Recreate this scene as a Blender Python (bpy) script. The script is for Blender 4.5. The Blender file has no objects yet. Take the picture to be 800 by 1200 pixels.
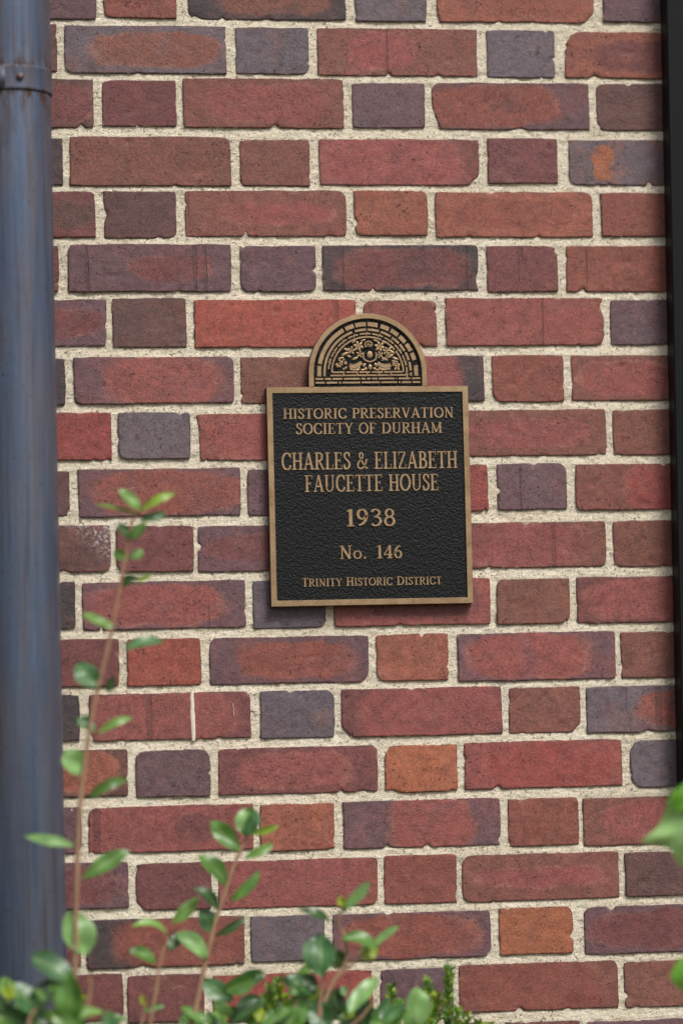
import bpy, math, random
import numpy as np
random.seed(7); RNG = np.random.default_rng(11)
scene = bpy.context.scene
C = scene.collection

# ------------------------------------------------------------------ camera
# photograph 800 x 1200; wall plane is y = 0 facing -y; 1 photo pixel is about 1.1 mm on the wall
F, PW, PH, K, ZC = 4000.0, 800, 1200, 0.0011, 1.5
YAW, PITCH, ROLL = math.radians(9.1), math.radians(3.5), math.radians(-1.36)
_f = np.array([math.sin(YAW)*math.cos(PITCH), math.cos(YAW)*math.cos(PITCH), math.sin(PITCH)])
_r = np.cross(_f, [0, 0, 1]); _r /= np.linalg.norm(_r); _u = np.cross(_r, _f)
_r, _u = _r*math.cos(ROLL)+_u*math.sin(ROLL), -_r*math.sin(ROLL)+_u*math.cos(ROLL)
DIST = F*K
CAM = np.array([0, 0, ZC]) - _f*DIST/_f[1]
def at(x, y, depth=0.0):
    """photo measurement -> real point on the plane `depth` metres in front of the wall"""
    d = _f + _r*((x-PW/2)/F) - _u*((y-PH/2)/F)
    return CAM + d*((-depth-CAM[1])/d[1])

from mathutils import Matrix, Vector
cd = bpy.data.cameras.new('camera'); cam = bpy.data.objects.new('camera', cd); C.objects.link(cam)
cam.matrix_world = Matrix(((_r[0], _u[0], -_f[0], CAM[0]), (_r[1], _u[1], -_f[1], CAM[1]), (_r[2], _u[2], -_f[2], CAM[2]), (0, 0, 0, 1)))
cd.sensor_fit = 'VERTICAL'; cd.sensor_height = 36; cd.sensor_width = 24
cd.lens = F/PH*36; cd.clip_start = 0.05; cd.clip_end = 500
cd.dof.use_dof = True; cd.dof.focus_distance = float(np.linalg.norm(at(433, 560, .01)-CAM)); cd.dof.aperture_fstop = 1.35
scene.camera = cam

# ------------------------------------------------------------------ sky and sun (bright overcast)
SUN_EL, SUN_DIR = math.radians(52), (0.42, -0.80)
wd = bpy.data.worlds.new('World'); scene.world = wd; wd.use_nodes = True
nt = wd.node_tree; nt.nodes.clear()
sky = nt.nodes.new('ShaderNodeTexSky'); sky.sky_type = 'NISHITA'; sky.sun_disc = False
sky.sun_elevation = SUN_EL; sky.sun_rotation = math.atan2(SUN_DIR[0], SUN_DIR[1])
sky.air_density = 1.0; sky.dust_density = 4.0; sky.ozone_density = 1.0
hs = nt.nodes.new('ShaderNodeHueSaturation'); hs.inputs['Saturation'].default_value = 0.42
bg = nt.nodes.new('ShaderNodeBackground'); bg.inputs[1].default_value = 0.115
wo = nt.nodes.new('ShaderNodeOutputWorld')
nt.links.new(sky.outputs[0], hs.inputs['Color']); nt.links.new(hs.outputs[0], bg.inputs[0]); nt.links.new(bg.outputs[0], wo.inputs[0])
sl = bpy.data.lights.new('sun', 'SUN'); sl.energy = 2.7; sl.angle = math.radians(22); sl.color = (1, .965, .91)
so = bpy.data.objects.new('sun', sl); C.objects.link(so); so.location = (2, -4, 6)
_h = math.hypot(*SUN_DIR)
_s = Vector((SUN_DIR[0]/_h*math.cos(SUN_EL), SUN_DIR[1]/_h*math.cos(SUN_EL), math.sin(SUN_EL)))
so.rotation_euler = _s.to_track_quat('Z', 'Y').to_euler()
scene.view_settings.view_transform = 'Standard'; scene.view_settings.look = 'None'
scene.view_settings.exposure = 0.0; scene.view_settings.gamma = 1.0

# ------------------------------------------------------------------ helpers
def lin(c):
    return tuple(((v/255)/12.92 if v/255 <= .04045 else ((v/255+.055)/1.055)**2.4) for v in c)

def thing(name, label, cat, loc, group=None):
    o = bpy.data.objects.new(name, None); C.objects.link(o); o.location = [float(v) for v in loc]
    o.empty_display_size = .05
    o['label'] = label; o['category'] = cat
    if group: o['group'] = group
    return o

def obj(name, v, f, mat, parent=None, attrs=None, smooth=True, label=None):
    v = np.asarray(v, dtype=float)
    c = (v.min(0)+v.max(0))/2
    me = bpy.data.meshes.new(name); me.from_pydata((v-c).tolist(), [], [list(map(int, q)) for q in f])
    if attrs:
        for k, (kind, a) in attrs.items():
            at_ = me.attributes.new(k, kind, 'POINT')
            a = np.asarray(a, dtype=np.float32)
            if kind == 'FLOAT': at_.data.foreach_set('value', a.ravel())
            else: at_.data.foreach_set('vector', a.ravel())
    if smooth: me.polygons.foreach_set('use_smooth', [True]*len(me.polygons))
    me.materials.append(mat); me.update()
    o = bpy.data.objects.new(name, me); C.objects.link(o)
    if parent:
        o.parent = parent
        # nested parts: subtract the parent's world location
        w = Vector((0, 0, 0)); p = parent
        while p: w += p.location; p = p.parent
        o.location = Vector(c.tolist())-w
    else: o.location = c.tolist()
    if label: o['label'] = label
    return o

class MB:
    def __init__(s): s.v = []; s.f = []
    def add(s, v, f):
        n = len(s.v); s.v += [tuple(map(float, p)) for p in v]; s.f += [tuple(int(i)+n for i in q) for q in f]
    def box(s, x0, x1, y0, y1, z0, z1, b=0.0):
        if b <= 0:
            s.add([(x, y, z) for x in (x0, x1) for y in (y0, y1) for z in (z0, z1)],
                  [(0, 1, 3, 2), (4, 6, 7, 5), (0, 4, 5, 1), (2, 3, 7, 6), (0, 2, 6, 4), (1, 5, 7, 3)])
        else:  # chamfered towards -y
            v = [(x0, y1, z0), (x1, y1, z0), (x1, y1, z1), (x0, y1, z1), (x0, y0+b, z0), (x1, y0+b, z0), (x1, y0+b, z1), (x0, y0+b, z1),
                 (x0+b, y0, z0+b), (x1-b, y0, z0+b), (x1-b, y0, z1-b), (x0+b, y0, z1-b)]
            s.add(v, [(8, 9, 10, 11), (4, 5, 9, 8), (5, 6, 10, 9), (6, 7, 11, 10), (7, 4, 8, 11), (0, 1, 5, 4), (1, 2, 6, 5), (2, 3, 7, 6), (3, 0, 4, 7), (3, 2, 1, 0)])
    def tube(s, pts, rad, n=8, cap=True):
        pts = [np.array(p, float) for p in pts]; rings = []
        for i, p in enumerate(pts):
            a = pts[min(i+1, len(pts)-1)]-pts[max(i-1, 0)]; a /= np.linalg.norm(a)
            e1 = np.cross(a, [0, 1, 0.01]); e1 /= np.linalg.norm(e1); e2 = np.cross(a, e1)
            r = rad[i] if hasattr(rad, '__len__') else rad
            rings.append([p+r*(math.cos(2*math.pi*k/n)*e1+math.sin(2*math.pi*k/n)*e2) for k in range(n)])
        f = [(i*n+k, i*n+(k+1) % n, (i+1)*n+(k+1) % n, (i+1)*n+k) for i in range(len(pts)-1) for k in range(n)]
        if cap: f += [tuple(range(n)), tuple(range((len(pts)-1)*n, len(pts)*n))[::-1]]
        s.add([q for r_ in rings for q in r_], f)
    def build(s, name, mat, parent=None, smooth=False, **k): return obj(name, s.v, s.f, mat, parent, smooth=smooth, **k)

def vnoise(x, z, seed):
    """smooth value noise, -1..1"""
    x = np.asarray(x, float); z = np.asarray(z, float)
    xi = np.floor(x).astype(np.int64); zi = np.floor(z).astype(np.int64); fx = x-xi; fz = z-zi
    fx = fx*fx*(3-2*fx); fz = fz*fz*(3-2*fz)
    def h(a, b):
        n = (a*374761393+b*668265263+seed*974634777) & 0x7fffffff
        n = ((n ^ (n >> 13))*1274126177) & 0x7fffffff
        n = ((n ^ (n >> 16))*2246822519) & 0x7fffffff
        return (n & 0xffff)/32767.5-1
    return (h(xi, zi)*(1-fx)+h(xi+1, zi)*fx)*(1-fz)+(h(xi, zi+1)*(1-fx)+h(xi+1, zi+1)*fx)*fz

# ------------------------------------------------------------------ node helpers
class NT:
    def __init__(s, name):
        s.m = bpy.data.materials.new(name); s.m.use_nodes = True; s.t = s.m.node_tree; s.t.nodes.clear()
        s.out = s.n('ShaderNodeOutputMaterial')
    def n(s, typ, **k):
        x = s.t.nodes.new(typ)
        for a, b in k.items(): setattr(x, a, b)
        return x
    def put(s, sock, v):
        if isinstance(v, bpy.types.NodeSocket): s.t.links.new(v, sock)
        elif hasattr(v, '__len__') and len(v) == 3 and sock.type == 'RGBA': sock.default_value = (*v, 1)
        else: sock.default_value = v
    def math(s, op, a, b=0, c=0, clamp=False):
        x = s.n('ShaderNodeMath', operation=op, use_clamp=clamp); s.put(x.inputs[0], a); s.put(x.inputs[1], b); s.put(x.inputs[2], c); return x.outputs[0]
    def attr(s, name, o='Vector'): return s.n('ShaderNodeAttribute', attribute_name=name).outputs[o]
    def noise(s, vec, scale, detail=2, rough=.5, dist=0, out=0):
        x = s.n('ShaderNodeTexNoise'); s.put(x.inputs['Vector'], vec); s.put(x.inputs['Scale'], scale); s.put(x.inputs['Detail'], detail)
        s.put(x.inputs['Roughness'], rough); s.put(x.inputs['Distortion'], dist); return x.outputs[out]
    def vor(s, vec, scale, feature='F1', out=0, rnd=1):
        x = s.n('ShaderNodeTexVoronoi', feature=feature); s.put(x.inputs['Vector'], vec); s.put(x.inputs['Scale'], scale); s.put(x.inputs['Randomness'], rnd); return x.outputs[out]
    def ramp(s, v, a, b, lo=0.0, hi=1.0):
        x = s.n('ShaderNodeMapRange', interpolation_type='SMOOTHSTEP'); s.put(x.inputs[0], v); s.put(x.inputs[1], a); s.put(x.inputs[2], b); s.put(x.inputs[3], lo); s.put(x.inputs[4], hi); return x.outputs[0]
    def mix(s, f, a, b, mode='MIX'):
        x = s.n('ShaderNodeMix', data_type='RGBA', blend_type=mode); s.put(x.inputs[0], f); s.put(x.inputs[6], a); s.put(x.inputs[7], b); return x.outputs[2]
    def scale(s, vec, v):
        x = s.n('ShaderNodeVectorMath', operation='MULTIPLY'); s.put(x.inputs[0], vec); s.put(x.inputs[1], v); return x.outputs[0]
    def addv(s, a, b):
        x = s.n('ShaderNodeVectorMath', operation='ADD'); s.put(x.inputs[0], a); s.put(x.inputs[1], b); return x.outputs[0]
    def sep(s, v):
        x = s.n('ShaderNodeSeparateXYZ'); s.put(x.inputs[0], v); return x.outputs
    def obj(s): return s.n('ShaderNodeTexCoord').outputs['Object']
    def pos(s): return s.n('ShaderNodeNewGeometry').outputs['Position']
    def bump(s, h, dist, strength=1, normal=None):
        x = s.n('ShaderNodeBump'); s.put(x.inputs['Height'], h); s.put(x.inputs['Distance'], dist); s.put(x.inputs['Strength'], strength)
        if normal: s.put(x.inputs['Normal'], normal)
        return x.outputs[0]
    def bsdf(s, color, rough, metallic=0, normal=None, spec=.5, **k):
        x = s.n('ShaderNodeBsdfPrincipled'); s.put(x.inputs['Base Color'], color); s.put(x.inputs['Roughness'], rough)
        s.put(x.inputs['Metallic'], metallic); s.put(x.inputs['Specular IOR Level'], spec)
        if normal: s.put(x.inputs['Normal'], normal)
        for a, b in k.items(): s.put(x.inputs[a.replace('_', ' ')], b)
        return x.outputs[0]
    def done(s, sh): s.t.links.new(sh, s.out.inputs['Surface']); return s.m

# ------------------------------------------------------------------ materials
def brick_material():
    t = NT('fired_brick'); P = t.attr('bp'); N = t.attr('bn'); c1 = t.attr('c1'); c2 = t.attr('c2')
    zone = t.sep(t.attr('zone')); misc = t.sep(t.attr('misc')); ed = t.attr('ed', 'Fac')
    w = t.addv(t.noise(P, 26, 6, .68, out=1), (-.5, -.5, -.5)); w2 = t.addv(N, t.scale(w, (.34, 0, .85)))
    n = t.sep(w2)
    ex = t.math('DIVIDE', t.math('SUBTRACT', n[0], zone[0]), zone[1]); ez = t.math('DIVIDE', n[2], zone[2])
    e = t.math('POWER', t.math('ADD', t.math('POWER', t.math('ABSOLUTE', ex), 3), t.math('POWER', t.math('ABSOLUTE', ez), 3)), .333)
    m = t.ramp(e, .88, 1.10)
    d = t.math('DIVIDE', t.math('SUBTRACT', e, .95), .075)
    ring = t.math('MULTIPLY', t.math('EXPONENT', t.math('MULTIPLY', t.math('MULTIPLY', d, d), -1)), misc[0])
    col = t.mix(t.math('MULTIPLY', m, t.ramp(t.noise(t.addv(P, (8, 8, 2)), 20, 3),   .3, .6, .62, .98)), c1, c2)
    col = t.mix(t.math('MULTIPLY', ring, t.ramp(t.noise(t.addv(P, (1, 6, 2)), 24, 3), .4, .65, 0, .55)), col, lin((164, 122, 106)))
    # clouds of fire-flashing and hue drift
    big = t.noise(P, 17, 3, .6, .8); col = t.mix(t.ramp(big, .5, .72, 0, .42), col, c2)
    col = t.mix(t.ramp(t.noise(t.addv(P, (3, 7, 1)), 22, 4, .65), .56, .74, 0, .30), col, lin((136, 88, 70)))
    col = t.mix(t.ramp(t.noise(t.addv(P, (9, 2, 5)), 34, 4, .65), .57, .74, 0, .32), col, lin((80, 64, 66)))
    v = t.noise(P, 70, 5, .7); col = t.mix(1, col, t.ramp(v, .2, .8, .72, 1.25), 'MULTIPLY')
    g = t.noise(P, 900, 3, .7); col = t.mix(1, col, t.ramp(g, .28, .72, .72, 1.29), 'MULTIPLY')
    col = t.mix(1, col, t.ramp(t.noise(P, 330, 3, .7), .3, .7, .80, 1.20), 'MULTIPLY')
    # thin swirls of clay
    sw = t.noise(t.scale(P, (.5, 1, 1.6)), 40, 2, .5, 2.2)
    sl_ = t.ramp(t.math('ABSOLUTE', t.math('SUBTRACT', sw, .5)), 0, .018, 1, 0)
    col = t.mix(t.math('MULTIPLY', sl_, t.ramp(big, .42, .6, 0, .35)), col, lin((138, 94, 80)))
    # pale mineral flecks, dark iron specks, dark fired arrises
    fl = t.math('MULTIPLY', t.ramp(t.vor(P, 620), .0, .30, 1, 0), t.ramp(t.noise(P, 45, 2), .5, .66))
    col = t.mix(t.math('MULTIPLY', fl, t.math('ADD', .32, misc[1])), col, lin((205, 180, 165)))
    sp = t.math('MULTIPLY', t.ramp(t.noise(P, 230, 3, .6), .635, .69), t.ramp(t.noise(t.addv(P, (5, 5, 5)), 26, 3), .42, .62)); col = t.mix(t.math('MULTIPLY', sp, .75), col, lin((38, 30, 32)))
    ear = t.noise(P, 130, 4, .7)
    dk = t.math('MULTIPLY', t.ramp(ed, .0001, .0026, 1, 0), t.ramp(ear, .44, .55))
    col = t.mix(t.math('MULTIPLY', dk, .72), col, lin((48, 36, 38)))
    # mortar smear left along some edges
    sm = t.math('MULTIPLY', t.ramp(ed, .0, .0016, 1, 0), t.ramp(t.noise(P, 95, 3), .6, .68)); col = t.mix(t.math('MULTIPLY', sm, .8), col, lin((196, 182, 154)))
    # white efflorescence patch where misc.z says so
    wh = t.math('MULTIPLY', t.ramp(t.noise(P, 260, 5, .8), .5, .58), t.math('MULTIPLY', misc[2], t.ramp(t.math('ADD', n[0], t.math('MULTIPLY', n[2], .35)), .62, 1.15)))
    col = t.mix(wh, col, lin((190, 182, 184)))
    rz_ = t.ramp(t.noise(t.addv(P, (1, 8, 6)), 16, 2), .35, .65, .25, 1)      # some faces smooth, some sandy
    b = t.bump(t.noise(P, 60, 5, .62), .0017, .7); b = t.bump(t.math('MULTIPLY', t.noise(P, 480, 3, .7), rz_), .0009, .9, b)
    pit = t.math('MULTIPLY', t.ramp(t.vor(P, 150), .0, .16, -1, 0), t.ramp(t.noise(P, 38, 2), .52, .6)); b = t.bump(pit, .0012, 1, b)
    ck = t.math('ABSOLUTE', t.math('SUBTRACT', t.noise(t.addv(P, (2, 2, 9)), 24, 4, .6, .6), .5)); ckm = t.math('MULTIPLY', t.ramp(ck, .001, .005, 1, 0), t.ramp(t.noise(t.addv(P, (7, 1, 3)), 18, 2), .64, .70))
    col = t.mix(t.math('MULTIPLY', ckm, .6), col, lin((46, 34, 34))); col = t.mix(t.math('MULTIPLY', pit, -.6), col, lin((50, 38, 38)))
    b = t.bump(ckm, -.0014, 1, b)
    # scuffs of lime and dust
    du = t.math('MULTIPLY', t.ramp(t.noise(t.scale(P, (.35, 1, 1)), 75, 5, .75), .56, .74), t.ramp(t.noise(P, 13, 2), .5, .68)); col = t.mix(t.math('MULTIPLY', du, .30), col, lin((176, 150, 136)))
    # vertical extrusion marks
    vl = t.ramp(t.noise(t.scale(P, (1, 1, .015)), 62, 1), .75, .765); col = t.mix(t.math('MULTIPLY', vl, .35), col, lin((60, 48, 52))); b = t.bump(vl, -.0007, 1, b)
    b = t.bump(t.math('ADD', t.math('MULTIPLY', sp, -1), t.ramp(t.math('ABSOLUTE', t.math('SUBTRACT', t.noise(P, 30, 2, .5, 1.2), .5)), 0, .006, -.35, 0)), .0009, 1, b)
    return t.done(t.bsdf(col, t.ramp(v, .3, .7, .5, .76), 0, b, .42))

def mortar_material():
    t = NT('lime_mortar'); P = t.pos()
    v = t.noise(P, 9, 4, .6); c = t.mix(t.ramp(v, .3, .7), lin((230, 217, 193)), lin((242, 231, 210)))
    g = t.vor(P, 900, out=1); gs = t.sep(g)[0]
    c = t.mix(1, c, t.ramp(gs, 0, 1, .88, 1.10), 'MULTIPLY')
    c = t.mix(1, c, t.ramp(t.noise(P, 380, 4, .7), .3, .7, .88, 1.10), 'MULTIPLY')
    c = t.mix(t.ramp(t.noise(P, 60, 4, .7), .52, .74, 0, .55), c, lin((186, 170, 144)))
    dk = t.math('MULTIPLY', t.ramp(t.noise(P, 300, 4, .66), .60, .64), t.ramp(t.noise(P, 40, 2), .35, .6, .35, 1)); c = t.mix(t.math('MULTIPLY', dk, .8), c, lin((84, 70, 58)))
    rs = t.math('MULTIPLY', t.ramp(t.noise(t.addv(P, (4, 4, 4)), 420, 2), .66, .72), .5); c = t.mix(rs, c, lin((170, 98, 66)))
    dr = t.noise(t.scale(P, (.3, 1, 1.6)), 140, 4, .7)
    hl = t.math('MULTIPLY', t.ramp(t.math('ABSOLUTE', t.math('SUBTRACT', t.noise(P, 34, 4, .6, .4), .5)), .0008, .004, 1, 0), t.ramp(t.noise(t.addv(P, (3, 0, 1)), 12, 2), .52, .6))
    c = t.mix(t.math('MULTIPLY', hl, .6), c, lin((112, 96, 80)))
    b = t.bump(t.noise(P, 260, 4, .7), .0022, .9); b = t.bump(dr, .0020, .8, b); b = t.bump(t.math('SUBTRACT', t.noise(P, 900, 2, .7), t.math('ADD', dk, hl)), .0011, 1, b)
    return t.done(t.bsdf(c, .95, 0, b, .15))

def bronze_material():
    t = NT('brushed_bronze'); P = t.obj()
    s = t.noise(t.scale(P, (1, 1, 12)), 300, 3, .6); v = t.noise(P, 40, 4, .6)
    c = t.mix(t.ramp(v, .3, .7), lin((162, 134, 102)), lin((184, 155, 120)))
    c = t.mix(1, c, t.ramp(s, .2, .8, .82, 1.12), 'MULTIPLY')
    c = t.mix(t.ramp(t.noise(t.pos(), 60, 5, .7), .52, .72, 0, .5), c, lin((118, 92, 68)))
    b = t.bump(s, .0003, .8)
    return t.done(t.bsdf(c, .36, .6, b))

def patina_material():
    t = NT('dark_bronze_paint'); c = t.mix(t.noise(t.obj(), 90, 2), lin((52, 38, 30)), lin((78, 56, 40)))
    return t.done(t.bsdf(c, .55, .3))

def field_material():
    t = NT('pebbled_black_enamel'); P = t.pos()
    c = t.mix(t.noise(P, 120, 3), lin((4, 8, 11)), lin((10, 15, 19)))
    wv = t.addv(P, t.scale(t.noise(P, 420, 1, out=1), (.0016, .0016, .0016)))
    h = t.vor(t.scale(wv, (1, .3, 1)), 430); h2 = t.noise(P, 700, 2, .6)
    b = t.bump(t.math('ADD', t.ramp(h, .05, .55, 1, 0), t.math('MULTIPLY', h2, .25)), .0016, 1)
    return t.done(t.bsdf(c, .24, 0, b, .42))

def pebble_material():
    t = NT('black_enamel'); P = t.pos(); c = t.mix(t.noise(P, 120, 3), lin((1, 3, 5)), lin((5, 8, 11)))
    c = t.mix(t.ramp(t.noise(P, 35, 5, .7), .55, .75, 0, .2), c, lin((40, 38, 34)))
    return t.done(t.bsdf(c, .30, 0, t.bump(t.noise(P, 1100, 2), .0002, .6), .5))

def pipe_material():
    t = NT('weathered_blue_grey_metal'); P = t.pos()
    st = t.noise(t.scale(P, (1, 1, .035)), 150, 4, .65); s2 = t.noise(t.scale(P, (1, 1, .10)), 45, 4, .6); v = t.noise(P, 14, 4, .6)
    c = t.mix(t.ramp(s2, .35, .65), lin((84, 98, 122)), lin((100, 101, 114)))
    c = t.mix(t.ramp(st, .5, .72, 0, .4), c, lin((110, 126, 150)))
    c = t.mix(t.ramp(st, .48, .3, 0, .75), c, lin((74, 75, 88)))
    c = t.mix(t.ramp(t.noise(t.scale(P, (1, 1, .02)), 260, 2), .62, .70, 0, .4), c, lin((92, 80, 80)))
    c = t.mix(t.ramp(v, .58, .8, 0, .35), c, lin((84, 72, 72)))
    c = t.mix(t.ramp(t.noise(P, 190, 3), .67, .71, 0, .6), c, lin((58, 44, 42)))
    # rust where the sleeve laps, and thin vertical tear lines
    rz = t.attr('rust', 'Fac'); rn = t.ramp(t.noise(t.scale(P, (1, 1, .3)), 90, 4, .7), .42, .6)
    c = t.mix(t.math('MULTIPLY', rz, rn), c, lin((78, 54, 42)))
    b = t.bump(t.noise(P, 70, 3), .0008, .5); b = t.bump(st, .0003, .5, b)
    return t.done(t.bsdf(c, t.math('ADD', .40, t.math('MULTIPLY', rz, .3)), .45, b))

def paint_black():
    t = NT('black_gloss_paint'); P = t.pos()
    c = t.mix(t.noise(P, 30, 3), lin((12, 15, 18)), lin((18, 21, 25)))
    c = t.mix(t.ramp(t.noise(t.scale(P, (1, 1, .3)), 160, 2), .74, .78, 0, .8), c, lin((120, 120, 132)))
    b = t.bump(t.noise(t.scale(P, (1, 1, .05)), 160, 3), .0006, .6)
    return t.done(t.bsdf(c, .5, 0, b, .2))

def leaf_material(name, gl=.30):
    t = NT(name); P = t.pos(); lc = t.attr('lc'); luv = t.sep(t.attr('luv'))
    s = t.math('ABSOLUTE', luv[1])
    c = t.mix(1, lc, t.ramp(t.noise(P, 55, 3), .25, .75, .75, 1.25), 'MULTIPLY')
    rib = t.ramp(s, .02, .10, 1, 0)
    vein = t.ramp(t.math('SINE', t.math('MULTIPLY', t.math('SUBTRACT', luv[0], t.math('MULTIPLY', s, .16)), 62)), .86, 1.0)
    c = t.mix(t.math('MULTIPLY', rib, .5), c, lin((150, 178, 96)))
    c = t.mix(t.math('MULTIPLY', vein, .24), c, lin((120, 156, 90)))
    c = t.mix(t.math('MULTIPLY', t.ramp(t.noise(P, 230, 2), .70, .74), .6), c, lin((110, 96, 50)))
    b = t.bump(t.math('ADD', vein, rib), .0004, .5)
    sh = t.bsdf(c, gl, 0, b, .5)
    tr = t.n('ShaderNodeBsdfTranslucent'); t.put(tr.inputs[0], t.mix(1, c, (1.25, 1.5, .55), 'MULTIPLY'))
    mx = t.n('ShaderNodeMixShader'); mx.inputs[0].default_value = .24; t.t.links.new(sh, mx.inputs[1]); t.t.links.new(tr.outputs[0], mx.inputs[2])
    return t.done(mx.outputs[0])

def stem_material():
    t = NT('young_bark'); P = t.pos(); c = t.mix(t.noise(t.scale(P, (1, 1, .3)), 120, 3), lin((176, 142, 112)), lin((140, 108, 84)))
    c = t.mix(t.ramp(t.sep(P)[2], 1.18, 1.42, 0, .35), c, lin((168, 112, 84)))
    return t.done(t.bsdf(c, .6, 0, t.bump(t.noise(P, 260, 3), .0008)))

def soil_material():
    t = NT('mulch'); P = t.pos(); c = t.mix(t.noise(P, 14, 5, .7), lin((70, 52, 40)), lin((112, 88, 66)))
    c = t.mix(t.ramp(t.noise(P, 1.3, 4), .45, .6), c, lin((78, 92, 52)))
    return t.done(t.bsdf(c, .95, 0, t.bump(t.noise(P, 40, 5, .7), .02), .2))

def plain(name, c, r=.5, m=0.0):
    t = NT(name); return t.done(t.bsdf(t.mix(t.noise(t.obj(), 160, 3), [v*.8 for v in lin(c)], [min(1, v*1.2) for v in lin(c)]), r, m))

M_BRICK, M_MORTAR, M_BRONZE, M_FIELD, M_PIPE = brick_material(), mortar_material(), bronze_material(), field_material(), pipe_material()
M_PATINA = patina_material(); M_PEBBLE = pebble_material()
M_BLACK, M_LEAF, M_STEM, M_SOIL = paint_black(), leaf_material('glossy_leaf'), stem_material(), soil_material()
M_SCREW = plain('rusty_screw', (98, 80, 76), .45, .5); M_SMEAR = plain('lime_smear', (226, 216, 196), .95)

# ------------------------------------------------------------------ ground
gx = np.concatenate([np.linspace(-60, -3, 12), np.linspace(-2.6, 2.6, 60), np.linspace(3, 60, 12)])
gy = np.concatenate([np.linspace(-60, -3, 12), np.linspace(-2.7, .2, 40)])
GX, GY = np.meshgrid(gx, gy); GZ = .014*vnoise(GX*9, GY*9, 3)+.03*vnoise(GX*1.7, GY*1.7, 4)
gv = np.stack([GX.ravel(), GY.ravel(), GZ.ravel()], 1); nX = len(gx)
g = obj('ground', gv, [(j*nX+i, j*nX+i+1, (j+1)*nX+i+1, (j+1)*nX+i) for j in range(len(gy)-1) for i in range(nX-1)], M_SOIL)
g['kind'] = 'structure'

# ------------------------------------------------------------------ brick wall
PAL = {'R': (143, 80, 76), 'r': (136, 79, 69), 'M': (115, 69, 68), 'B': (125, 80, 70), 'D': (100, 70, 67), 'P': (103, 91, 98), 'Q': (105, 78, 84),
       'O': (162, 98, 71), 'o': (146, 88, 73), 'K': (72, 63, 66), 'W': (150, 94, 90), 'T': (151, 79, 67), 'S': (146, 74, 69)}
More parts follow.
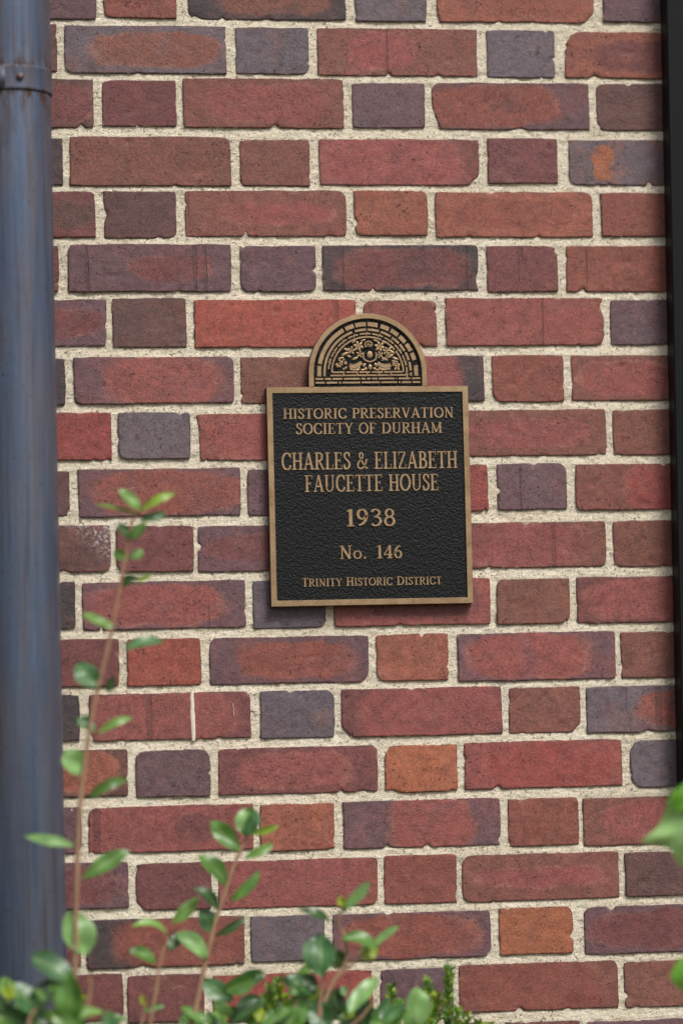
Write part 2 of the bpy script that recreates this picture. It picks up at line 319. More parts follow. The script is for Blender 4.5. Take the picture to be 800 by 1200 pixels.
# x0, x1, ytop, ybottom, main clay, second clay, zone (cx, rx, rz) or 0, ring
ROWS = [
 [(-76,113,-31,22,'Q','P',0,0),(121,207,-32,21,'r','M',0,0),(220,405,-31,23,'B','K',(.1,.75,.8),.3),(416,499,-30,25,'P','Q',0,0),(512,695,-29,26,'r','o',(0,.9,.8),.2),(706,790,-28,26,'Q','P',0,0)],
 [(-18,67,28,84,'D','M',0,0),(76,265,30,86,'B','P',(.12,.84,.72),.5),(276,362,32,87,'P','P',0,0),(372,559,33,89,'R','B',(-.2,.42,.8),.6),(570,650,35,91,'P','Q',0,0),(662,848,38,92,'M','o',(.2,.9,.7),.4)],
 [(-76,110,92,149,'M','D',(.6,.4,.8),.5),(120,207,94,148,'M','r',0,0),(215,403,92,150,'R','B',(.05,.8,.8),.5),(413,498,97,150,'Q','P',0,0),(506,690,97,152,'r','Q',(-.22,.85,.9),.5),(698,783,98,153,'D','Q',0,0)],
 [(-12,74,162,217,'K','D',0,0),(82,271,160,218,'B','D',0,0),(281,363,164,218,'B','D',0,0),(374,561,163,217,'R','M',(-.1,.95,1.2),.4),(571,653,162,215,'M','Q',0,0),(666,850,164,217,'O','P',(-.56,.13,.8),0)],
 [(-74,112,224,278,'D','M',(.5,.5,.6),.3),(122,207,224,279,'D','M',0,0),(217,406,223,277,'R','B',(.15,.72,.5),.7),(415,501,223,276,'o','r',0,0),(510,694,225,278,'r','o',(0,.8,.7),.3),(704,789,226,277,'r','B',0,0)],
 [(-16,69,288,342,'M','D',0,0),(80,271,286,342,'M','Q',(.25,.5,.55),.5),(282,370,288,342,'Q','D',0,0),(378,561,287,341,'M','K',(.0,.86,.9),.5),(570,653,288,342,'M','r',0,0),(663,850,288,342,'r','B',0,0)],
 [(-62,125,351,406,'M','Q',(.5,.45,.6),.5),(132,219,349,407,'D','B',0,0),(228,417,351,407,'T','r',0,0),(426,512,352,406,'r','M',0,0),(522,708,349,405,'R','r',(0,.95,1.1),.2),(715,800,351,404,'Q','P',0,0)],
 [(-9,77,420,475,'K','Q',0,0),(87,274,418,473,'R','Q',(.1,.75,1.1),.3),(282,368,418,473,'B','M',0,0),(378,567,417,471,'R','K',(-.1,.85,1.3),.2),(576,660,416,471,'r','W',0,0),(669,854,416,469,'R','B',(-.3,.62,.8),.7)],
 [(-56,131,484,540,'S','M',0,0),(139,223,483,538,'P','P',0,0),(234,420,484,539,'R','r',(-.1,.8,1),.4),(429,515,482,537,'r','M',0,0),(523,710,480,534,'R','B',(.0,.82,.6),.6),(718,803,480,533,'B','r',0,0)],
 [(-4,82,552,605,'D','Q',0,0),(92,282,549,605,'r','Q',(.1,.95,.9),.3),(290,376,550,604,'Q','M',0,0),(385,572,545,600,'S','R',0,0),(582,664,543,597,'Q','P',0,0),(674,860,543,597,'S','B',(.2,.6,1.2),.4)],
 [(-56,130,616,672,'D','M',(.4,.6,1),0),(137,227,616,670,'M','D',0,0),(232,418,615,669,'M','Q',(0,.9,.6),.4),(427,515,613,667,'R','M',0,0),(525,710,612,665,'R','B',(-.1,.9,1),.5),(718,803,610,664,'B','M',0,0)],
 [(4,89,682,738,'K','D',0,0),(97,288,681,737,'R','Q',(-.1,.82,.9),.6),(297,382,680,736,'P','P',0,0),(391,574,678,733,'M','R',(.1,.8,.7),.4),(582,667,678,731,'B','o',0,0),(675,860,675,729,'R','M',(0,.9,.9),.4)],
 [(-47,140,750,806,'M','r',0,0),(149,236,748,804,'T','r',0,0),(246,432,746,801,'r','Q',(.1,.75,.8),.3),(441,525,743,798,'o','B',0,0),(536,721,741,797,'R','Q',(-.1,.8,1),.5),(727,812,740,794,'B','r',0,0)],
 [(8,94,815,869,'K','P',0,0),(105,294,812,867,'R','M',(-.1,.9,1.2),.2),(305,392,809,865,'P','Q',0,0),(400,588,806,862,'R','M',(.1,.9,1.3),.2),(596,680,805,859,'B','r',0,0),(687,873,803,857,'r','P',(.35,.7,.8),.2)],
 [(-37,150,880,935,'o','D',(.5,.4,.9),.3),(159,247,879,934,'Q','P',0,0),(256,443,875,930,'R','M',(-.05,.72,.8),.5),(451,536,873,928,'O','o',0,0),(544,729,868,923,'S','R',(.1,.9,1),.3),(738,823,867,922,'P','Q',0,0)],
 [(10,96,947,1002,'Q','M',0,0),(104,297,944,998,'M','R',(.3,.25,.6),.5),(305,392,942,997,'o','O',0,0),(402,586,937,993,'R','Q',(.1,.55,1.3),.6),(595,678,935,991,'r','B',0,0),(683,868,933,989,'R','B',(0,.8,.8),.4)],
 [(-36,151,1012,1067,'M','Q',(.35,.5,.8),.5),(160,248,1011,1066,'M','B',0,0),(256,443,1007,1063,'R','r',(-.1,1,1.3),0),(450,535,1002,1059,'r','M',0,0),(541,725,1000,1055,'R','B',(0,.86,.42),1.0),(732,817,998,1050,'D','M',0,0)],
 [(10,95,1078,1134,'M','D',0,0),(102,287,1076,1133,'r','K',(.25,.95,1.1),.2),(294,381,1073,1127,'P','Q',0,0),(390,575,1069,1124,'r','Q',(0,.9,.9),.5),(585,671,1063,1118,'O','o',0,0),(684,870,1060,1116,'M','Q',(0,.95,.8),.3)],
 [(-42,145,1144,1199,'M','r',0,0),(150,240,1142,1198,'M','r',0,0),(250,437,1140,1195,'S','R',0,0),(446,531,1135,1190,'Q','P',0,0),(538,724,1128,1184,'r','B',(-.1,.95,1.2),.4),(731,816,1126,1180,'B','Q',0,0)],
 [(18,93,1212,1266,'M','D',0,0),(102,290,1210,1264,'M','r',0,0),(300,385,1207,1261,'r','M',0,0),(394,583,1201,1256,'r','B',0,0),(593,680,1197,1252,'B','D',0,0),(687,873,1194,1249,'Q','P',0,0)],
]
rects = []   # x0,x1,z0,z1,c1,c2,zone,ring,near
for ri, row in enumerate(ROWS):
    for (x0, x1, yt, yb, a, b, zn, rg) in row:
        xc, yc = (x0+x1)/2, (yt+yb)/2
        s = .5*(at(x1, yc)[2]-at(x0, yc)[2])
        rects.append([at(x0, yc)[0], at(x1, yc)[0], at(xc, yb)[2], at(xc, yt)[2], a, b, zn, rg, ri])
NVIS = len(rects)
CI = [k for row in ROWS for k in range(len(row))]
# (row, brick): (u, v, radius mm, dx mm, dz mm)
CUTS = {(0, 4): [(1, 0, 9, -7, 4)], (1, 5): [(0, 1, 12, 8, -3), (.18, 0, 6, 0, 4)], (2, 4): [(0, 0, 22, 9, 0), (.55, 0, 8, 0, 2.5)], (3, 3): [(1, 0, 9, -7, 5)], (13, 3): [(0, 0, 9, 9, 1)], (5, 3): [(1, .2, 12, -4, 1)],
        (6, 4): [(1, .8, 9, -5, 0), (1, 0, 8, -4, 1)], (14, 5): [(0, 1, 9, 5, -3), (0, 0, 8, 4, 0)], (13, 4): [(1, 0, 8, -6, 4)], (10, 0): [(.7, 0, 6, 0, 3)], (2, 5): [(0, 0, 9, 4, 1)], (14, 2): [(.9, 0, 7, 0, 2)],
        (4, 1): [(0, .5, 7, 3.5, 0)], (0, 2): [(.03, 0, 9, 3, 3), (.5, 0, 6, 0, 1.5)], (14, 3): [(.08, 0, 9, 0, 4)], (17, 1): [(.35, 0, 9, 0, 2.5)], (7, 4): [(0, 0, 8, 4, 3)], (8, 2): [(0, 1, 12, -4, 0)], (13, 5): [(.38, 0, 7, 0, 2.5), (.75, 0, 9, 0, 3)],
        (15, 4): [(.2, 1, 9, 0, -1.5)], (11, 4): [(1, 0, 6, -3, 2)], (12, 2): [(1, 0, 7, -4, 3)], (16, 1): [(0, 0, 9, 5, 3)]}
rows_z = []
for ri in range(len(ROWS)):
    rr = [q for q in rects if q[8] == ri]; rows_z.append((float(np.mean([q[2] for q in rr])), float(np.mean([q[3] for q in rr]))))
keys = list('RRRrrrMMBBDPPQQoOS')
def rnd_clay():
    a, b = random.choice(keys), random.choice(list('MBDQRrKo'))
    zn = (random.uniform(-.3, .3), random.uniform(.6, 1), random.uniform(.5, 1.1)) if random.random() < .5 else 0
    return a, b, zn, random.uniform(0, .6)
XL, XR = -2.3, 2.3
extra = []
SL, HL, JT = .2053, .0945, .0105
for ri in range(len(ROWS)):
    rr = sorted([q for q in rects if q[8] == ri], key=lambda q: q[0]); z0, z1 = rows_z[ri]
    x = rr[0][0]; big = (rr[0][1]-rr[0][0]) < .15
    while x > XL:
        L = SL if big else HL; extra.append([x-JT-L, x-JT, z0, z1, *rnd_clay(), ri]); x -= JT+L; big = not big
    x = rr[-1][1]; big = (rr[-1][1]-rr[-1][0]) < .15
    while x < XR:
        L = SL if big else HL; extra.append([x+JT, x+JT+L, z0, z1, *rnd_clay(), ri]); x += JT+L; big = not big
CH = .0722; far_rows_z = []
for sgn, z, par in ((1, rows_z[0][1], 1), (-1, rows_z[-1][0], 0)):
    k = 0
    while (z < 3.0 if sgn > 0 else z > .02):
        a, b = (z+JT, z+JT+.0612) if sgn > 0 else (z-JT-.0612, z-JT)
        far_rows_z.append((a, b)); x = XL+random.uniform(0, .03)-(.155 if (k+par) % 2 else 0); big = True
        while x < XR:
            L = SL if big else HL; extra.append([x, x+L, max(a, .004), b, *rnd_clay(), 99]); x += L+JT; big = not big
        z = b if sgn > 0 else a; k += 1

def edge_profile(s, seed, L, chips):
    d = .00020*vnoise(s/.0030, s*0, seed)+.0006*vnoise(s/.03, s*0, seed+1)
    ch = np.zeros_like(s)
    for _ in range(chips):
        c = RNG.uniform(0, L); sg = RNG.uniform(.0012, .0050); am = RNG.uniform(.0006, .0022) if RNG.random() < .8 else RNG.uniform(.002, .0045)
        ch += am*np.exp(-np.abs((s-c)/sg)**2.5)
    return d+ch*(1+.35*vnoise(s/.003, s*0, seed+2)), ch

def brick_geo(x0, x1, z0, z1, seed, fine=True, cuts=()):
    w, h = x1-x0, z1-z0
    if fine:
        edge = np.array([0, .0004, .0013, .0028, .0052])
        ux = np.concatenate([edge, np.linspace(.0085, w-.0085, max(4, int(w/.0024))), w-edge[::-1]])
        uz = np.concatenate([edge, np.linspace(.0085, h-.0085, 15), h-edge[::-1]])
    else:
        ux = np.array([0, .002, w-.002, w]); uz = np.array([0, .002, h-.002, h])
    X, Z = np.meshgrid(ux, uz); n, m = len(ux), len(uz)
    dl, dr, db, dt = X, w-X, Z, h-Z
    ed = np.minimum(np.minimum(dl, dr), np.minimum(db, dt))
    Y = np.where(ed < 1e-6, .0009, np.where(ed < .001, .0002, 0.0))
    px, pz = X.copy(), Z.copy()
    if fine:
        fall = .0042
        eL, cL = edge_profile(Z, seed*7+1, h, RNG.integers(0, 2)); eR, cR = edge_profile(Z, seed*7+2, h, RNG.integers(0, 2))
        eB, cB = edge_profile(X, seed*7+3, w, RNG.integers(0, 4) if w > .15 else RNG.integers(0, 2)); eT, cT = edge_profile(X, seed*7+4, w, RNG.integers(0, 2))
        px += eL*np.exp(-dl/fall)-eR*np.exp(-dr/fall); pz += eB*np.exp(-db/fall)-eT*np.exp(-dt/fall)
        for cx, cz, sx, sz in ((dl, db, 1, 1), (dr, db, -1, 1), (dl, dt, 1, -1), (dr, dt, -1, -1)):
            am = RNG.uniform(.0001, .0014) if RNG.random() < .86 else RNG.uniform(.003, .006); q = am*np.exp(-(cx+cz)/.0042); px += sx*q; pz += sz*q
        Y += .9*(cL*np.exp(-dl/.0025)+cR*np.exp(-dr/.0025)+cB*np.exp(-db/.0025)+cT*np.exp(-dt/.0025))
        Y += .00035*vnoise(X/.03, Z/.02, seed*5+1)+.00022*vnoise(X/.006, Z/.005, seed*5+2)
        for _ in range(RNG.integers(0, 4)):
            cx, cz, sg = RNG.uniform(0, w), RNG.uniform(0, h), RNG.uniform(.002, .006); Y += RNG.uniform(-.0006, .0013)*np.exp(-(((X-cx)/sg)**2+((Z-cz)/sg)**2))
        if RNG.random() < .35:   # drag crease
            cx, cz, a = RNG.uniform(.2*w, .8*w), RNG.uniform(.2*h, .8*h), RNG.uniform(-.6, 1.2)
            u = (X-cx)*math.cos(a)+(Z-cz)*math.sin(a); q = -(X-cx)*math.sin(a)+(Z-cz)*math.cos(a)
            Y += .0010*np.exp(-(q/.0016)**2)*np.exp(-(u/.013)**2)
        if RNG.random() < .4:
            for _ in range(RNG.integers(2, 7)):
                cx, cz, sg = RNG.uniform(.1, .9)*w, RNG.uniform(.1, .9)*h, RNG.uniform(.0016, .0034); asp = RNG.uniform(.5, 1.6)
                Y += RNG.choice([.0014, .0010, -.0007])*np.exp(-(((X-cx)/(sg*asp))**2+((Z-cz)/sg)**2)**1.5)
        for (cu, cw, rad, ax_, az_) in cuts:      # broken corners and notches, in millimetres
            g_ = np.exp(-(((X-cu*w)/(rad*.001))**2+((Z-cw*h)/(rad*.001))**2)); px += ax_*.001*g_; pz += az_*.001*g_; Y += .0012*g_*np.exp(-ed/.004)
        Y += RNG.uniform(-.0007, .0007)+RNG.uniform(-.0008, .0008)*(X/w-.5)+RNG.uniform(-.0004, .0004)*(Z/h-.5)
    v = np.stack([(px+x0).ravel(), Y.ravel(), (pz+z0).ravel()], 1)
    f = [(j*n+i, j*n+i+1, (j+1)*n+i+1, (j+1)*n+i) for j in range(m-1) for i in range(n-1)]
    ring = [i for i in range(n)]+[j*n+n-1 for j in range(1, m)]+[(m-1)*n+i for i in range(n-2, -1, -1)]+[j*n for j in range(m-2, 0, -1)]
    b = len(v); bv = v[ring].copy(); bv[:, 1] = .02
    v = np.concatenate([v, bv]); R = len(ring)
    f += [(ring[k], b+k, b+(k+1) % R, ring[(k+1) % R]) for k in range(R)]
    edA = np.concatenate([ed.ravel(), np.zeros(R)])
    N = np.stack([(v[:, 0]-(x0+x1)/2)/(w/2), v[:, 1]*0, (v[:, 2]-(z0+z1)/2)/(h/2)], 1)
    return v, f, edA, N

def brick_attrs(v, edA, N, a, b, zn, rg, white=0, fleck=0):
    n = len(v); jit = RNG.uniform(.93, 1.07); tint = RNG.uniform(.97, 1.03, 3)
    off = RNG.uniform(-20, 20, 3)
    z = zn if zn else (0, 6, 6)
    one = np.ones((n, 1))
    return {'bp': ('FLOAT_VECTOR', v+off), 'bn': ('FLOAT_VECTOR', N), 'c1': ('FLOAT_VECTOR', one*np.array(lin(PAL[a]))*jit*tint),
            'c2': ('FLOAT_VECTOR', one*np.array(lin(PAL[b]))*jit), 'zone': ('FLOAT_VECTOR', one*np.array(z, float)),
            'misc': ('FLOAT_VECTOR', one*np.array([rg, fleck, white], float)), 'ed': ('FLOAT', edA)}

wall = thing('brick_wall', 'old red and purple brick wall in cream mortar behind the plaque', 'wall', (0, .02, 0))
far = []
for i, q in enumerate(rects+extra):
    x0, x1, z0, z1, a, b, zn, rg, ri = q
    near = i < NVIS
    if not near and not (x1 > -.62 and x0 < .60 and ri != 99): far.append(q); continue
    v, f, edA, N = brick_geo(x0, x1, z0, z1, i+1, cuts=CUTS.get((ri, CI[i]), ()) if near else ())
    white = 1.0 if (ri == 10 and i < NVIS and x0 < at(0, 640)[0]) else 0
    fleck = .6 if (ri in (1, 9) and .12 < x1-x0 and x0 < at(120, 300)[0]) else 0
    o = obj('brick', v, f, M_BRICK, wall, brick_attrs(v, edA, N, a, b, zn, rg, white, fleck))
V = []; Fc = []; AT = {}; n0 = 0
for i, q in enumerate(far):
    x0, x1, z0, z1, a, b, zn, rg, ri = q
    v, f, edA, N = brick_geo(x0, x1, z0, z1, 5000+i, False); A = brick_attrs(v, edA, N, a, b, zn, rg)
    V.append(v); Fc += [tuple(k+n0 for k in g_) for g_ in f]; n0 += len(v)
    for k, (kind, arr) in A.items(): AT.setdefault(k, (kind, []))[1].append(arr)
o = obj('outer_brickwork', np.concatenate(V), Fc, M_BRICK, wall, {k: (kd, np.concatenate(a)) for k, (kd, a) in AT.items()}, smooth=False); o['kind'] = 'stuff'

# mortar: one relief sheet, struck joints (deeper under the brick above, flush above the brick below)
mx_ = np.concatenate([np.linspace(XL, -.62, 8), np.arange(-.6, .6, .0028), np.linspace(.62, XR, 8)])
mz_ = np.concatenate([np.linspace(0, .75, 6), np.arange(.78, 2.28, .0026), np.linspace(2.31, 3.0, 6)])
MX, MZ = np.meshgrid(mx_, mz_)
bounds = sorted(rows_z, key=lambda q: q[0]); tilt = np.zeros_like(MZ)
for (a0, a1), (b0, b1) in zip(bounds[:-1], bounds[1:]):
    mid, hh = (a1+b0)/2, (b0-a1)/2+.003; tt = (MZ-mid)/hh; tilt = np.where(np.abs(tt) <= 1, tt, tilt)
MY = .0023+.0009*tilt+.0006*vnoise(MX/.012, MZ/.007, 31)+.00045*vnoise(MX/.004, MZ/.0035, 32)+.0005*vnoise(MX/.05, MZ/.05, 33)
MY += np.where(vnoise(MX/.0075, MZ/.0065, 35) > .74, .0014, 0)
nX = len(mx_)
obj('mortar', np.stack([MX.ravel(), MY.ravel(), MZ.ravel()], 1), [(j*nX+i, j*nX+i+1, (j+1)*nX+i+1, (j+1)*nX+i) for j in range(len(mz_)-1) for i in range(nX-1)], M_MORTAR, wall)
m = MB(); m.box(XL, XR, .0201, .22, 0, 3.0); m.build('wall_core', M_MORTAR, wall)

# raised smears of mortar left on the brick faces
def smear(x0, y0, x1, y1, w):
    p, q = at(x0, y0), at(x1, y1); n = 9; v = []; 
    for i in range(n):
        c = p+(q-p)*i/(n-1); ww = w*K*(.7+.3*random.random())*(.8 if i in (0, n-1) else 1); c = c+np.array([random.uniform(-.3, .3)*K, 0, 0])
        v += [(c[0]-ww/2, .0002, c[2]), (c[0], -.0020, c[2]), (c[0]+ww/2, .0002, c[2])]
    f = [(i*3+k, i*3+k+1, i*3+k+4, i*3+k+3) for i in range(n-1) for k in (0, 1)]
    obj('mortar_smear', v, f, M_SMEAR, wall)
smear(225, 811, 227, 868, 6.0); smear(273, 824, 274, 839, 1.2)

# ------------------------------------------------------------------ plaque
PD = .014                                             # face of the rim stands this far off the wall
def pp(x, y): return at(x, y, PD)
c0 = pp(433, 582)
xl = (pp(313, 455)[0]+pp(317, 709)[0])/2; xr = (pp(549.5, 455)[0]+pp(553, 706)[0])/2
zt = pp(431, 453)[2]; zb = pp(435, 709)[2]
plaque = thing('historic_plaque', 'bronze and black historic house plaque with arched top fixed to the bricks', 'plaque', (c0[0], 0, zb))
def outline_ring(outer, inner, yf, yb, bev, name, mat, side):
    """raised band between two closed outlines of equal length; faces bevelled; the outer edge down to the wall"""
    o, i = np.array(outer), np.array(inner); n = len(o); ctr = (o.min(0)+o.max(0))/2
    def ins(p, q, d): u = q-p; L = np.linalg.norm(u, axis=1)[:, None]; return p+u/L*d
    o2, i2 = ins(o, i, bev), ins(i, o, bev*.8)
    L = [np.c_[o[:, 0], np.full(n, yb), o[:, 1]], np.c_[o[:, 0], np.full(n, yf+bev), o[:, 1]], np.c_[o2[:, 0], np.full(n, yf), o2[:, 1]],
         np.c_[i2[:, 0], np.full(n, yf), i2[:, 1]], np.c_[i[:, 0], np.full(n, yf+bev*1.5), i[:, 1]], np.c_[i[:, 0], np.full(n, yf+.0034), i[:, 1]]]
    f1, f2 = [], []
    for a in range(5):
        for k in range(n):
            (f2 if a in (0, 4) else f1).append((a*n+k, a*n+(k+1) % n, (a+1)*n+(k+1) % n, (a+1)*n+k))
    v = np.concatenate(L)
    obj(name, v, f1, mat, plaque, smooth=False); obj(side, v, f2, M_PATINA, plaque, smooth=False)
B = 7.2*K
def rect_pts(x0, x1, z0, z1, n=10):
    p = []
    for (a, b), (c, d) in (((x0, z0), (x1, z0)), ((x1, z0), (x1, z1)), ((x1, z1), (x0, z1)), ((x0, z1), (x0, z0))):
        p += [(a+(c-a)*k/n, b+(d-b)*k/n) for k in range(n)]
    return p
outline_ring(rect_pts(xl, xr, zb, zt), rect_pts(xl+B, xr-B, zb+B, zt-B), -PD, -.001, .0007, 'border', M_BRONZE, 'border_edge')
ac = pp(431, 437); AX, AZ = ac[0], ac[2]; AR = 71.3*K; base = zt+.0002
def arch_pts(r, z0, n=40, ns=6):
    p = [(AX+r*math.cos(a), AZ+r*math.sin(a)) for a in np.linspace(0, math.pi, n)]
    p += [(AX-r, AZ+(z0-AZ)*k/ns) for k in range(1, ns+1)]
    p += [(AX-r+2*r*k/12, z0) for k in range(1, 13)]
    p += [(AX+r, z0+(AZ-z0)*k/ns) for k in range(1, ns)]
    return p
# arch border: an open band (its foot is the top rail of the frame)
def open_band(name, outer, inner, yf, yb, mat, side=None, bev=.0006):
    o, i = np.array(outer), np.array(inner); n = len(o); u = (i-o); L = np.linalg.norm(u, axis=1)[:, None]; u = u/L
    o2, i2 = o+u*bev, i-u*bev
    rows = [(o, yb), (o, yf+bev), (o2, yf), (i2, yf), (i, yf+bev), (i, yb)]
    v = np.concatenate([np.c_[p[:, 0], np.full(n, y), p[:, 1]] for p, y in rows])
    fa, fb = [], []
    for a in range(5):
        for k in range(n-1): (fb if a in (0, 4) else fa).append((a*n+k, a*n+k+1, (a+1)*n+k+1, (a+1)*n+k))
    if side: obj(name, v, fa, mat, plaque, smooth=False); obj(side, v, fb, M_PATINA, plaque, smooth=False)
    return v, fa+fb+[(0, n, 2*n, 3*n, 4*n, 5*n), tuple(k*n+n-1 for k in range(6))[::-1]]
def open_arch(r, z0, n=48):
    return [(AX+r, z0)]+[(AX+r*math.cos(a), AZ+r*math.sin(a)) for a in np.linspace(0, math.pi, n)]+[(AX-r, z0)]
open_band('arch_border', open_arch(AR, base), open_arch(AR-B*.88, base), -PD, -.001, M_BRONZE, 'arch_border_edge')
# dark plate behind everything
m = MB(); m.box(xl+.0012, xr-.0012, -PD+.0034, -.0012, zb+.0012, zt-.0012)
m.build('back_plate', M_FIELD, plaque)
fx, fz = np.arange(xl+B*.9, xr-B*.9, .0006), np.arange(zb+B*.9, zt-B*.9, .0006); FX, FZ = np.meshgrid(fx, fz)
wx, wz = .0012*vnoise(FX/.004, FZ/.004, 71), .0012*vnoise(FX/.004, FZ/.004, 72)
peb = np.tanh(2.0*vnoise((FX+wx)/.00125, (FZ+wz)/.00125, 73))
FY = -PD+.0030-.00017*peb-.00005*vnoise(FX/.0011, FZ/.0011, 74)
nf = len(fx); idx = np.arange(len(fx)*len(fz)).reshape(len(fz), nf)
obj('pebbled_field', np.stack([FX.ravel(), FY.ravel(), FZ.ravel()], 1), np.stack([idx[:-1, :-1], idx[:-1, 1:], idx[1:, 1:], idx[1:, :-1]], -1).reshape(-1, 4), M_PEBBLE, plaque)
pts = open_arch(AR-.0012, zt-.0006); n = len(pts)
v = [(a, -PD+.0034, b) for a, b in pts]+[(a, -.0012, b) for a, b in pts]
obj('arch_plate', v, [tuple(range(n))[::-1]]+[(k, k+1, n+k+1, n+k) for k in range(n-1)], M_FIELD, plaque, smooth=False)

# --- raised strips (letters and ornament): a ribbon with slanted sides
YB = -PD+.0030                                         # surface of the plate
def catmull(p, closed=False, sub=7):
    p = [np.array(q, float) for q in p]; n = len(p); out = []
    rng = range(n) if closed else range(n-1)
    for i in rng:
        a = p[(i-1) % n] if closed or i > 0 else 2*p[0]-p[1]; b = p[i]; c = p[(i+1) % n]; d = p[(i+2) % n] if closed or i+2 < n else 2*p[-1]-p[-2]
        for k in range(sub):
            t = k/sub; out.append(.5*((2*b)+(-a+c)*t+(2*a-5*b+4*c-d)*t*t+(-a+3*b-3*c+d)*t**3))
    if not closed: out.append(p[-1])
    return np.array(out)
_lift = [0]
def ribbon(mb, pts, wid, X0, Z0, sx, sz, h, closed=False, closeup=.82):
    """pts in glyph units, wid per point (glyph units)"""
    pts = np.array(pts, float); n = len(pts)
    if closed: tg = np.roll(pts, -1, 0)-np.roll(pts, 1, 0)
    else: tg = np.gradient(pts, axis=0)
    tg /= np.maximum(np.linalg.norm(tg, axis=1)[:, None], 1e-9)
    w = np.broadcast_to(np.asarray(wid, float), (n,))[:, None]/2
    nr = np.c_[-tg[:, 1], tg[:, 0]]
    _lift[0] = (_lift[0]+1) % 9; y = YB-h-_lift[0]*.000025
    L = []
    for s, yy, k in ((1.12, YB+.0003, 0), (closeup, y, 0), (-closeup, y, 0), (-1.12, YB+.0003, 0)):
        q = pts+nr*w*s; L.append(np.c_[X0+q[:, 0]*sx, np.full(n, yy), Z0+q[:, 1]*sz])
    v = np.concatenate(L); f = []
    for a in range(3):
        for k in range(n if closed else n-1): f.append((a*n+k, (a+1)*n+k, (a+1)*n+(k+1) % n, a*n+(k+1) % n))
    if not closed: f += [(0, n, 2*n, 3*n), (n-1, 4*n-1, 3*n-1, 2*n-1)]
    mb.add(v, f)
T_, t_, S_, E_ = .185, .092, .065, .085
def l(x0, y0, x1, y1, w): return ('l', [(x0, y0), (x1, y1)], w)
def stem(x, w=T_, bot=1, top=1, y0=0, y1=1):
    r = [l(x, y0, x, y1, w)]
    if bot: r.append(l(x-w/2-E_, S_/2, x+w/2+E_, S_/2, S_))
    if top: r.append(l(x-w/2-E_, 1-S_/2, x+w/2+E_, 1-S_/2, S_))
    return r
def c(*p, T=T_, t=t_, closed=False): return ('c', list(p), T, t, closed)
def ell(cx, cy, rx, ry, T=T_, t=t_): return ('c', [(cx+rx*math.cos(a), cy+ry*math.sin(a)) for a in np.linspace(0, 2*math.pi, 13)[:-1]], T, t, True)
def ser(x, y, w=.14): return l(x-w, y, x+w, y, S_)
six = [(.47, .93), (.30, .86), (.16, .64), (.11, .36), (.17, .12), (.31, .03), (.45, .11), (.50, .30), (.45, .49), (.32, .57), (.18, .49), (.12, .36)]
